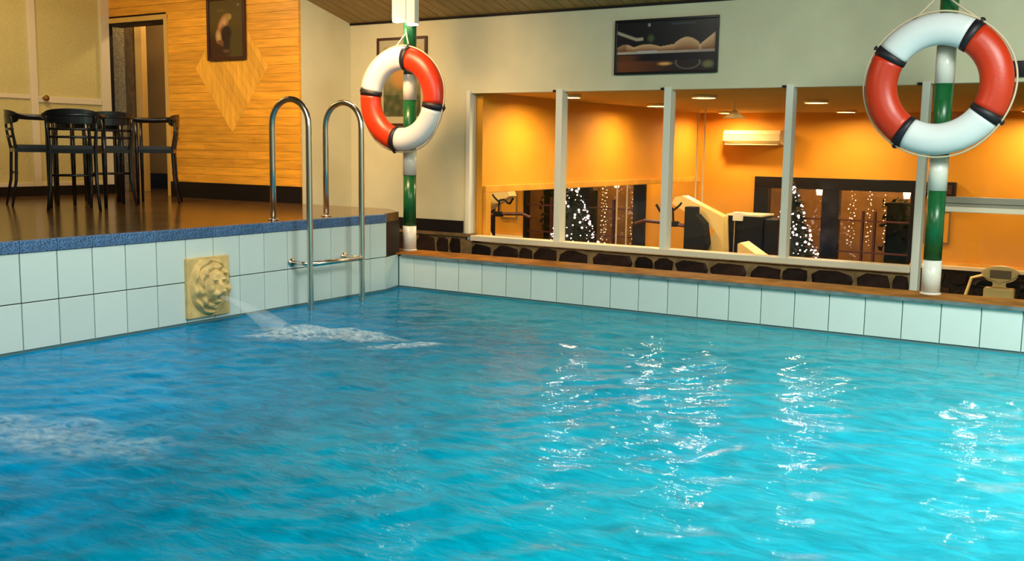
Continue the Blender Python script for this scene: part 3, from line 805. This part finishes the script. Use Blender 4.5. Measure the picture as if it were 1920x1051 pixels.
obj('saddle', box(-0.08, 0.08, 0.12, 0.34, 0.9, 0.96, 0.02), M['blackrubber'], t_)

# ------------------------------------------------------------------ pictures
def frame_pic(name, label, p0, ux, wid, hei, fw, fn, fm, nx=120, nz=80, dep=0.025, tilt=0.0, rough=0.3):
    """p0 lower-left corner on the wall, ux along the wall; the picture faces to the right-hand normal"""
    t_ = thing(name, label, 'picture', p0)
    bmk = [(0, wid, 0, fw), (0, wid, hei - fw, hei), (0, fw, fw, hei - fw), (wid - fw, wid, fw, hei - fw)]
    for a, b_, c, d_ in bmk: obj('frame', box(a, b_, -dep, 0, c, d_, 0.002), fm, t_)
    painting('print', (fw, -dep * 0.5, fw), (1, 0, 0), (0, 0, 1), wid - 2 * fw, hei - 2 * fw, fn, t_, nx, nz, rough)
    return t_

def massage(u, v):
    c = (0.006, 0.007, 0.010)
    # plant and bottle shapes in the dark
    d1 = math.hypot((u - .35) / .045, (v - .66) / .10); c = lerp(c, (0.06, 0.085, 0.035), sst(1.1, .3, d1))
    c = lerp(c, (0.3, 0.32, 0.26), sst(1, .3, math.hypot((u - .33) / .02, (v - .93) / .05)))
    c = lerp(c, (0.03, 0.05, 0.06), sst(.03, 0, abs(v - .93)) * (1 if .55 < u < .8 else 0))
    # arm from upper left
    ya = 0.80 - 0.75 * u if u < .2 else 0.65 + 0.1 * (u - .2)
    if u < .27: c = lerp(c, (0.42, 0.36, 0.24), sst(.045, .015, abs(v - ya)))
    # body outline top (height over towel) : shoulders at left, waist, hips right
    top = 0.44
    if u < .17: top = .50 + .06 * math.sin((u) / .17 * PI)
    elif u < .45: top = .495 + .055 * math.sin((u - .17) / .28 * PI)
    elif u < .6: top = .495 + .04 * ((u - .45) / .15)
    elif u < .84: top = .53 + .13 * math.sin((u - .58) / .27 * PI)
    else: top = .50 + (u - .84) * 1.55
    if u > .80: top = max(top, .66 - abs(u - .74) * 2.0)
    if .40 < v < top:
        q = (v - .40) / max(.01, top - .40)
        skin = lerp((0.22, 0.07, 0.02), (0.62, 0.36, 0.18), q * 1.3 - .1)
        if u < .1: skin = lerp(skin, (.09, .035, .012), .5)
        c = lerp(c, skin, sst(0, .06, q) )
        if q < .12 and (.26 < u < .30 or .42 < u < .45 or .6 < u < .64): c = (0.02, 0.01, 0.008)
        if .835 < u < .86: c = lerp(c, (.6, .36, .2), .6)
    # towel edge
    tz = 0.385
    if abs(v - tz) < .028: c = lerp((0.5, 0.40, 0.30), (0.33, 0.25, 0.2), u)
    if .21 < u < .42 and .37 < v < .42: c = (0.45, 0.42, 0.40)
    if abs(v - .23) < .014: c = (0.22, 0.17, 0.15)
    if v < .215:
        c = lerp((0.16, 0.045, 0.015), (0.02, 0.012, 0.012), (u - .1) / .5)
        c = lerp(c, (0.75, 0.38, 0.09), sst(1, .2, math.hypot((u - .5) / .10, (v - .15) / .05)))
        rr = math.hypot((u - .73) / .12, (v - .17) / .13)
        c = lerp(c, (.3, .24, .2), sst(.12, .02, abs(rr - 1)) * .45)
        c = lerp(c, (0.16, 0.15, 0.06), sst(1, .3, math.hypot((u - .93) / .08, (v - .12) / .1)))
    elif v < .34: c = lerp((0.11, 0.035, 0.012), (0.006, 0.005, 0.010), sst(.1, .3, u))
    return c
frame_pic('framed_picture', 'black framed wide photo of a person lying on a massage table, above the windows', (1.235, YW, 1.592), (1, 0, 0), 0.80, 0.392, 0.018, massage, M['black'], 190, 96)

def figure(u, v):
    c = lerp((0.045, 0.012, 0.006), (0.085, 0.055, 0.012), sst(.25, .6, v))
    if v < .5: c = lerp(c, (0.07, 0.05, 0.012), sst(.45, .7, u))
    c = lerp(c, (0.16, 0.12, 0.05), sst(1.0, .2, math.hypot((u - .35) / .2, (v - .82) / .04)) * .5)
    # figure curled up with the back to the light: shoulders, hip, folded legs, dark hair
    def blob(cx, cy, ra, rb, ang):
        x_, y_ = (u - cx), (v - cy) * 1.15
        return math.hypot((x_ * math.cos(ang) + y_ * math.sin(ang)) / ra, (-x_ * math.sin(ang) + y_ * math.cos(ang)) / rb)
    q = blob(.42, .60, .24, .13, .85); c = lerp(c, lerp((0.62, 0.40, 0.17), (0.28, 0.09, 0.03), q), sst(1.06, .9, q))
    q = blob(.27, .37, .10, .16, .1); c = lerp(c, lerp((0.58, 0.44, 0.2), (0.3, 0.13, 0.04), q), sst(1.06, .85, q))
    q = blob(.58, .70, .09, .07, .2); c = lerp(c, (0.35, 0.24, 0.06), sst(1.05, .8, q))
    q = blob(.40, .24, .20, .06, -.3); c = lerp(c, (0.16, 0.07, 0.03), sst(1.05, .7, q))
    q = blob(.37, .52, .13, .02, 1.0); c = lerp(c, (0.16, 0.05, 0.02), sst(1.05, .5, q))
    c = lerp(c, (0.02, 0.006, 0.01), sst(1.1, .7, math.hypot((u - .50) / .17, (v - .42) / .15)))
    c = lerp(c, (0.022, 0.008, 0.012), sst(1.1, .8, math.hypot((u - .50) / .10, (v - .24) / .12)))
    c = lerp(c, (0.16, 0.08, 0.06), sst(1, .4, math.hypot((u - .48) / .12, (v - .11) / .035)) * .7)
    c = lerp(c, (0.25, 0.2, 0.12), sst(1, .4, math.hypot((u - .86) / .06, (v - .9) / .03)) * .7)
    return c
M['mahogany'] = mat('mahogany', (0.045, 0.008, 0.006), 0.3)
frame_pic('framed_picture', 'dark red framed upright painting of a crouching figure on the board wall', (-2.405, YB - 0.004, 1.762), (1, 0, 0), 0.465, 0.53, 0.025, figure, M['mahogany'], 80, 90)

def landscape(u, v):
    c = lerp((0.09, 0.10, 0.035), (0.42, 0.30, 0.14), sst(.3, .75, v))
    n = math.sin(u * 23 + v * 9) * math.sin(u * 11 - v * 31)
    c = lerp(c, (0.5, 0.22, 0.04), sst(1, .3, math.hypot((u - .45) / .25, (v - .55) / .18)) * .8)
    if v < .35: c = lerp(c, (0.03, 0.045, 0.02), .4 + .4 * abs(math.sin((u - .5) / (v + .25) * 9)))
    c = lerp(c, (0.28, 0.22, 0.1), max(0, n) * .3)
    if u < .1 or u > .9 or v < .08 or v > .92: c = (0.42, 0.38, 0.24)
    return c
frame_pic('framed_picture', 'brown framed landscape print on the back wall behind the left life ring', (-1.03, YW, 1.22), (1, 0, 0), 0.53, 0.735, 0.02, landscape, M['mahogany'], 70, 80)
t_ = thing('dark_sign', 'narrow dark sign on the back wall at the right edge of the frame', 'sign', (3.872, YW, 1.515))
obj('board', box(0, 0.6, -0.02, 0, 0, 0.095, 0.003), M['black'], t_)

# ------------------------------------------------------------------ striped poles
def pole(x, y, bands, label):
    t_ = thing('striped_pole', label, 'pole', (x, y, 0))
    for z0, z1, c in bands:
        r = 0.052 if c == 'w' else 0.049
        bm = bmesh.new(); lathe(bm, [(r, z0), (r, z1)], 32)
        for f in bm.faces: f.smooth = len(f.verts) == 4
        obj('white_band' if c == 'w' else 'green_band', bm, M['polewhite' if c == 'w' else 'polegreen'], t_)
    bm = bmesh.new(); lathe(bm, [(0.058, 0.256), (0.058, 0.262), (0.054, 0.266)], 32); obj('base_collar', bm, M['polewhite'], t_, smooth=False)
pole(3.65, 0.217, [(0.256, .45, 'w'), (.45, .844, 'g'), (.844, 1.043, 'w'), (1.043, 1.439, 'g'), (1.439, 1.644, 'w'), (1.644, 2.262, 'g')], 'green and white striped steel pole at the right, standing on the tan coping')
pole(-0.137, 0.234, [(0.256, .444, 'w'), (.444, .831, 'g'), (.831, 1.017, 'w'), (1.017, 1.394, 'g'), (1.394, 1.584, 'w'), (1.584, 2.262, 'g')], 'green and white striped steel pole at the pool corner behind the ladder')

# lamp box around the left pole
t_ = thing('pole_lamp', 'white twin lamp housing at the top of the left striped pole', 'lamp', (-0.12, 0.15, 1.945))
obj('housing', box(-0.10, -0.022, -0.03, 0.03, 0.03, 0.32, 0.006), M['white'], t_)
obj('housing', box(-0.017, 0.03, -0.035, 0.03, 0.02, 0.32, 0.006), M['white'], t_)
obj('housing', box(0.035, 0.112, -0.03, 0.03, 0.0, 0.32, 0.006), M['white'], t_)
obj('lamp_tube', box(-0.095, -0.027, -0.025, 0.025, 0.018, 0.03), M['lamptube'], t_)
obj('lamp_tube', box(0.04, 0.107, -0.025, 0.025, -0.012, 0.0), M['lamptube'], t_)
l = bpy.data.lights.new('pole_lamp_glow', 'POINT'); l.energy = 1.2; l.color = (1, .92, .6); l.shadow_soft_size = .03
lo = bpy.data.objects.new('pole_lamp_glow', l); C.objects.link(lo); lo.location = (-0.2, 0.12, 1.90)

# ------------------------------------------------------------------ life rings
RR, RT = 0.298, 0.086
def sector(a0, a1, r_extra=0.0, n=None, flat=1.0):
    bm = bmesh.new(); n = n or max(2, int((a1 - a0) / 5)); seg = 28; rings = []
    for i in range(n + 1):
        a = math.radians(a0 + (a1 - a0) * i / n); cx, cz = math.cos(a), math.sin(a)
        rings.append([bm.verts.new(((RR + (RT + r_extra) * math.cos(2 * PI * k / seg)) * cx, (RT * 0.78 + r_extra) * math.sin(2 * PI * k / seg), (RR + (RT + r_extra) * math.cos(2 * PI * k / seg)) * cz)) for k in range(seg)])
    for i in range(n):
        for k in range(seg): bm.faces.new((rings[i][k], rings[i][(k + 1) % seg], rings[i + 1][(k + 1) % seg], rings[i + 1][k]))
    bm.faces.new(rings[0]); bm.faces.new(rings[-1])
    for f in bm.faces: f.smooth = len(f.verts) == 4
    return bm
def life_ring(loc, base, apex, label, rx=0.0, rz=0.0):
    """base = angle in degrees of the strap that starts the white top segment"""
    t_ = thing('life_ring', label, 'life ring', loc, rz, 'life rings hung on the striped poles')
    t_.rotation_euler = (rx, 0, rz)
    for k in range(4):
        a = base + 90 * k
        obj('white_segment' if k % 2 == 0 else 'red_segment', sector(a + 3, a + 87), M['ringwhite' if k % 2 == 0 else 'ringred'], t_)
        obj('strap', sector(a - 4, a + 4, 0.004), M['strap'], t_)
        # knob where the rope passes under the strap
        aa = math.radians(a); bm = bmesh.new()
        c = Vector((math.cos(aa), 0, math.sin(aa))) * (RR + RT + 0.006)
        bmesh.ops.create_icosphere(bm, subdivisions=2, radius=0.018, matrix=Matrix.Translation(c))
        obj('rope_knot', bm, M['strap'], t_, smooth=True)
    bm = bmesh.new(); pts = []
    for i in range(97):
        q = i / 96 * 360; a = math.radians(base + q); sag = 0.006 * math.sin(math.radians((q % 90) * 2)) ** 2
        r = RR + RT + 0.006 + sag; pts.append((r * math.cos(a), 0.012 * math.sin(4 * a), r * math.sin(a)))
    tube(bm, pts, 0.0055, 8, cap=False); obj('grab_rope', bm, M['rope'], t_, smooth=True)
    inv = Vector(apex)
    bm = bmesh.new()
    for s in (0, 1):
        aa = math.radians(base + 90 * s + (10 if s == 1 and base < 75 else 0)); p = Vector((math.cos(aa), 0, math.sin(aa))) * (RR + RT + 0.006)
        mid = (p + inv) / 2 + Vector((0, 0, -0.006))
        tube(bm, [p, mid, inv], 0.0055, 8)
    obj('hanging_rope', bm, M['rope'], t_, smooth=True)
    return t_
life_ring((3.637, 0.092, 1.427), 58.5, (-0.02, 0.06, 0.50), 'red and white life ring on the right striped pole, nearest the camera')
life_ring((-0.105, 0.095, 1.396), 80, (-0.02, 0.08, 0.49), 'red and white life ring on the left striped pole by the ladder')

# ------------------------------------------------------------------ pool ladder
t_ = thing('pool_ladder', 'polished steel pool ladder with two hooped handrails at the left pool wall', 'ladder', (0.0, -0.93, 0.0))
XR, XF, ZT, ra = 0.17, -0.15, 1.335, 0.16
for s in (-1, 1):
    y = s * 0.25; pts = [(XR, y, -0.5), (XR, y, 0.0), (XR, y, 0.6), (XR, y, ZT - ra - .02)]
    for k in range(1, 16):
        a = PI * k / 16; pts.append(((XR + XF) / 2 + ra * math.cos(a), y, ZT - ra + ra * math.sin(a)))
    pts += [(XF, y, ZT - ra - .02), (XF, y, 0.9), (XF, y, ZD)]
    bm = bmesh.new(); tube(bm, pts, 0.0195, 16); rl = obj('rail', bm, M['steel'], t_, smooth=True)
    bm = bmesh.new(); lathe(bm, [(0.036, ZD + 0.0), (0.034, ZD + 0.008), (0.021, ZD + 0.012)], 20, XF, y); obj('foot_flange', bm, M['steel'], t_, smooth=True)
    bm = bmesh.new(); tube(bm, [(0.002, y, 0.293), (XR, y, 0.293)], 0.013, 12); tube(bm, [(0.001, y, 0.293), (0.012, y, 0.293)], 0.026, 16)
    obj('wall_bracket', bm, M['steel'], t_, smooth=True)
for zz in (0.293, -0.05, -0.35):
    bm = bmesh.new(); tube(bm, [(XR, -0.25, zz), (XR, 0.25, zz)], 0.0175, 14, flat=1.15)
    obj('rung', bm, M['steel'], t_, smooth=True)

# ------------------------------------------------------------------ lion fountain
def lion_h(u, v):
    """relief height 0..1 over a plaque, u 0..1 (left to right), v 0..1 (bottom to top)"""
    x, z = (u - 0.5) * 2, (v - 0.52) * 2.2
    r = math.hypot(x, z * 0.86); a = math.atan2(z, x)
    h = 0
    mane = sst(0.98, 0.86, r) * 0.30
    mane += 0.07 * math.sin(a * 9 + 4.0 * r) * sst(.97, .85, r) * sst(.6, .75, r) - 0.10 * sst(.05, .0, abs(r - .78))
    h = mane
    h += 0.17 * sst(.80, .68, r) + 0.035 * math.sin(a * 12 + 7 * r) * sst(.76, .66, r) * sst(.48, .58, r) - 0.09 * sst(.05, .0, abs(r - .56))
    face = math.hypot(x / .50, (z - .02) / .66); h += 0.26 * sst(1.0, .72, face)
    for s in (-1, 1):
        h += 0.15 * sst(1, .2, math.hypot((x - s * .44) / .13, (z - .55) / .14)) - 0.08 * sst(1, .2, math.hypot((x - s * .44) / .06, (z - .55) / .07))
        h += 0.13 * sst(1, .2, math.hypot((x - s * .21) / .17, (z - .30) / .07))
        h -= 0.13 * sst(1, .3, math.hypot((x - s * .21) / .10, (z - .15) / .07))
        h += 0.15 * sst(1, .1, math.hypot((x - s * .17) / .2, (z + .24) / .16))
        h += 0.07 * sst(1, .1, math.hypot((x - s * .36) / .13, (z + .05) / .16))
    h += 0.30 * sst(1, .15, math.hypot(x / .17, (z + .02) / .36)) + 0.12 * sst(1, .2, math.hypot(x / .13, (z + .14) / .09))
    h -= 0.38 * sst(1, .5, math.hypot(x / .17, (z + .40) / .09))
    h += 0.20 * sst(1, .2, math.hypot(x / .24, (z + .58) / .14))
    return max(0.0, h)
t_ = thing('lion_fountain', 'sandstone lion head water spout plaque on the left pool wall', 'fountain', (0, -2.037, 0.036))
PW, PH = 0.313, 0.352
obj('plaque', box(0.0, 0.028, 0, PW, 0, PH, 0.004), M['sandstone'], t_)
n1, n2 = 90, 100; vs, fs = [], []
for j in range(n2 + 1):
    for i in range(n1 + 1):
        u, v = i / n1, j / n2; vs.append((0.0275 + 0.13 * lion_h(u, v), 0.006 + u * (PW - .012), 0.006 + v * (PH - .012)))
for j in range(n2):
    for i in range(n1):
        q = j * (n1 + 1) + i; fs.append((q, q + 1, q + n1 + 2, q + n1 + 1))
me = bpy.data.meshes.new('lion_head'); me.from_pydata(vs, [], fs)
for p in me.polygons: p.use_smooth = True
obj('lion_head', me, M['sandstone'], t_)

# water jet from the mouth
def alpha_mat(name, col, base_a, nscale, attr=True, rough=0.4, lo=0.35, hi=0.65, stretch=(1, 1, 1)):
    m, t, b = nmat(name); N, L = t.nodes, t.links
    setin(b, 'Base Color', (*col, 1)); setin(b, 'Roughness', rough)
    tc = N.new('ShaderNodeTexCoord'); mp = N.new('ShaderNodeMapping'); mp.inputs['Scale'].default_value = stretch
    L.new(tc.outputs['Object'], mp.inputs[0])
    nz = N.new('ShaderNodeTexNoise'); nz.inputs['Scale'].default_value = nscale; nz.inputs['Detail'].default_value = 6; nz.inputs['Roughness'].default_value = .65
    L.new(mp.outputs[0], nz.inputs[0])
    mr = N.new('ShaderNodeMapRange'); mr.inputs[1].default_value = lo; mr.inputs[2].default_value = hi; mr.inputs[3].default_value = 0; mr.inputs[4].default_value = base_a
    L.new(nz.outputs[0], mr.inputs[0])
    at = N.new('ShaderNodeAttribute'); at.attribute_name = 'dens'
    mm = N.new('ShaderNodeMath'); mm.operation = 'MULTIPLY'; mm.use_clamp = True
    L.new(mr.outputs[0], mm.inputs[0]); L.new(at.outputs['Fac'], mm.inputs[1]); L.new(mm.outputs[0], b.inputs['Alpha'])
    return m
M['jet'] = alpha_mat('water_spray', (0.8, 0.88, 0.86), 0.42, 9, rough=0.5, lo=0.15, hi=0.7, stretch=(.5, 1, 1))
M['foam'] = alpha_mat('water_foam', (0.62, 0.76, 0.80), 0.8, 26, rough=0.5, lo=0.32, hi=0.66, stretch=(1, 1.3, 1))

def jet(x0, y0, z0, x1, y1, r0, r1, label, n=26, seg=16, drop=0.5):
    vs, fs, dn = [], [], []
    for i in range(n + 1):
        s = i / n; x = x0 + (x1 - x0) * s; y = y0 + (y1 - y0) * s; z = z0 * (1 - s ** (1 + drop)) - 0.01 * s; r = r0 + (r1 - r0) * s ** 1.3
        for k in range(seg):
            a = 2 * PI * k / seg; rr = r * (1 + .12 * math.sin(5 * a + 9 * s))
            vs.append((x + 0.35 * rr * math.cos(a), y + rr * math.sin(a) * .9, z + rr * math.cos(a) * .8)); dn.append((1 - s * .45) * (0.55 + .45 * s))
    for i in range(n):
        for k in range(seg):
            q = i * seg; fs.append((q + k, q + (k + 1) % seg, q + seg + (k + 1) % seg, q + seg + k))
    me = bpy.data.meshes.new('water_jet'); me.from_pydata(vs, [], fs)
    a_ = me.attributes.new('dens', 'FLOAT', 'POINT'); a_.data.foreach_set('value', dn)
    for p in me.polygons: p.use_smooth = True
    o = obj('water_jet', me, M['jet']); o['label'] = label; o['category'] = 'water'; o['kind'] = 'stuff'
jet(0.10, -1.880, 0.165, 0.62, -1.86, 0.012, 0.075, 'spray of water arcing from the lion head spout into the pool')

def foam(cx, cy, rx, ry, ang, h, label, seed, dens=1.0, nx=70, ny=50):
    rs = np.random.RandomState(seed)
    u = np.linspace(-1, 1, nx); v = np.linspace(-1, 1, ny); U, V = np.meshgrid(u, v)
    c, s = math.cos(ang), math.sin(ang)
    X = cx + (U * rx) * c - (V * ry) * s; Y = cy + (U * rx) * s + (V * ry) * c
    r = np.hypot(U, V); fall = np.clip(1.0 - r, 0, 1)
    bum = np.zeros_like(U)
    for i in range(14):
        k = rs.uniform(3, 14); a = rs.uniform(0, 6.3); bum += np.sin(k * (U * math.cos(a) + V * math.sin(a)) + rs.uniform(0, 6.3)) / 14 ** .5
    Z = wave(X, Y) + 0.004 + h * np.sqrt(fall) * (0.55 + .45 * np.clip(bum, -1, 1.4))
    D = np.clip(fall * 2.1 + bum * .28 * (fall > 0.02), 0, 1) * dens * np.clip(fall * 8, 0, 1)
    co = np.stack([X, Y, Z], -1).reshape(-1, 3); idx = np.arange(nx * ny).reshape(ny, nx)
    f = np.stack([idx[:-1, :-1], idx[:-1, 1:], idx[1:, 1:], idx[1:, :-1]], -1).reshape(-1, 4)
    me = bpy.data.meshes.new('foam_patch'); me.from_pydata(co.tolist(), [], f.tolist())
    a_ = me.attributes.new('dens', 'FLOAT', 'POINT'); a_.data.foreach_set('value', D.reshape(-1))
    for p in me.polygons: p.use_smooth = True
    o = obj('foam_patch', me, M['foam']); o['label'] = label; o['category'] = 'foam'; o['kind'] = 'stuff'
foam(0.80, -1.88, 0.40, 0.24, 0.6, 0.05, 'white foam where the lion spout jet hits the water', 1, 0.85)
foam(1.12, -1.74, 0.28, 0.16, 0.5, 0.035, 'smaller patch of foam just right of the jet splash', 2, 0.8)
foam(1.42, -1.80, 0.26, 0.08, 0.95, 0.02, 'thin streak of foam right of the jet splash', 3, 0.7)
foam(1.22, -3.95, 0.5, 0.26, 0.6, 0.03, 'foam patch at the left edge of the picture', 4, 0.5)
foam(1.66, -3.84, 0.40, 0.2, 0.4, 0.02, 'thin foam streaks near the left edge of the picture', 6, 0.35)

# ------------------------------------------------------------------ chairs and table
def make_chair(label):
    t_ = thing('armchair', label, 'chair', group='black wooden armchairs round the table')
    zt = 0.665
    # front legs run up to the arms
    for s in (-1, 1):
        bm = bmesh.new(); tube(bm, [(s * .235, .20, 0), (s * .235, .20, .42), (s * .235, .20, zt - .01)], [.016, .024, .018], 12); obj('leg', bm, M['black'], t_, smooth=True)
        bm = bmesh.new(); tube(bm, [(s * .215, -.27, 0), (s * .19, -.215, .2), (s * .185, -.20, .42), (s * .20, -.235, .56), (s * .205, -.245, zt)], [.013, .017, .018, .015, .014], 10); obj('leg', bm, M['black'], t_, smooth=True)
    # seat
    bm = bmesh.new(); prism(bm, [(-.245, .225), (.245, .225), (.205, -.215), (-.205, -.215)], 'z', .405, .435); obj('seat_frame', bm, M['black'], t_)
    bm = bmesh.new(); prism(bm, [(-.225, .21), (.225, .21), (.185, -.19), (-.185, -.19)], 'z', .435, .46)
    bmesh.ops.bevel(bm, geom=[e for e in bm.edges if min(v.co.z for v in e.verts) > .455], offset=.012, segments=2, affect='EDGES'); obj('seat', bm, M['seat'], t_)
    # curved arm and back rail
    pts = [(.235, .235, zt), (.24, .16, zt), (.25, .0, zt + .002), (.235, -.13, zt + .006)]
    n = 12
    for k in range(n + 1):
        a = math.radians(-20 - 140 * k / n); pts.append((.235 * math.cos(a), -.10 + .155 * math.sin(a) - .01, zt + .01))
    pts += [(-.235, -.13, zt + .006), (-.25, .0, zt + .002), (-.24, .16, zt), (-.235, .235, zt)]
    bm = bmesh.new(); tube(bm, pts, .017, 10, flat=1.25); obj('arm_rail', bm, M['black'], t_, smooth=True)
    # broad back rest, tapered at both ends
    bm = bmesh.new(); m_ = 16; rows = []
    for k in range(m_ + 1):
        a = math.radians(-22 - 136 * k / m_); e_ = math.sin(PI * k / m_) ** .45; hh2 = .018 + .035 * e_; zc_ = zt - .008 + .008 * e_
        x_, y_ = .232 * math.cos(a), -.11 + .155 * math.sin(a); nx_, ny_ = math.cos(a) * .012, math.sin(a) * .012
        rows.append([bm.verts.new((x_ + nx_, y_ + ny_, zc_ - hh2)), bm.verts.new((x_ + nx_ * 1.5, y_ + ny_ * 1.5, zc_ + hh2)), bm.verts.new((x_ - nx_, y_ - ny_, zc_ + hh2)), bm.verts.new((x_ - nx_, y_ - ny_, zc_ - hh2))])
    for k in range(m_):
        for q in range(4): bm.faces.new((rows[k][q], rows[k][(q + 1) % 4], rows[k + 1][(q + 1) % 4], rows[k + 1][q]))
    bm.faces.new(rows[0]); bm.faces.new(rows[-1]); obj('backrest', bm, M['black'], t_, smooth=False)
    for zz in (.52, .575):
        bm = bmesh.new(); tube(bm, [(-.2, -.225, zz), (-.1, -.255, zz), (0, -.265, zz), (.1, -.255, zz), (.2, -.225, zz)], .009, 8); obj('back_slat', bm, M['black'], t_, smooth=True)
    bm = bmesh.new(); tube(bm, [(-.195, -.2, .25), (.195, -.2, .25)], .009, 8); obj('stretcher', bm, M['black'], t_, smooth=True)
    for ch in t_.children: ch.data.transform(Matrix.Diagonal((0.80, 0.66, 1, 1)))
    return t_
c0 = make_chair('black wooden armchair at the far left of the table, facing right')
spots = [(-2.57, -1.30, -25, 'black wooden armchair leftmost at the table, cut by the picture edge'),
         (-1.92, -1.39, 50, 'black wooden armchair nearest the pool edge, its slatted back to the pool'),
         (-2.18, -0.96, 74, 'black wooden armchair with its broad curved back right of the nearest armchair'),
         (-2.22, -0.44, 137, 'black wooden armchair rightmost of the group, in front of the doorway')]
for i, (x, y, az, lab) in enumerate(spots):
    o = c0 if i == 0 else copy_tree(c0)
    o.location = (x, y, ZD); o.rotation_euler = (0, 0, math.radians(az)); o['label'] = lab
t_ = thing('small_table', 'black square wooden table between the four black armchairs', 'table', (-2.62, -0.80, ZD), math.radians(12))
obj('tabletop', box(-.19, .19, -.19, .19, .625, .648, .008), M['black'], t_)
for sx in (-1, 1):
    for sy in (-1, 1):
        bm = bmesh.new(); tube(bm, [(sx * .165, sy * .165, 0), (sx * .165, sy * .165, .625)], [.02, .025], 10); obj('leg', bm, M['black'], t_, smooth=True)
obj('apron', box(-.165, .165, -.17, -.158, .575, .625), M['black'], t_)
obj('apron', box(-.165, .165, .158, .17, .575, .625), M['black'], t_)
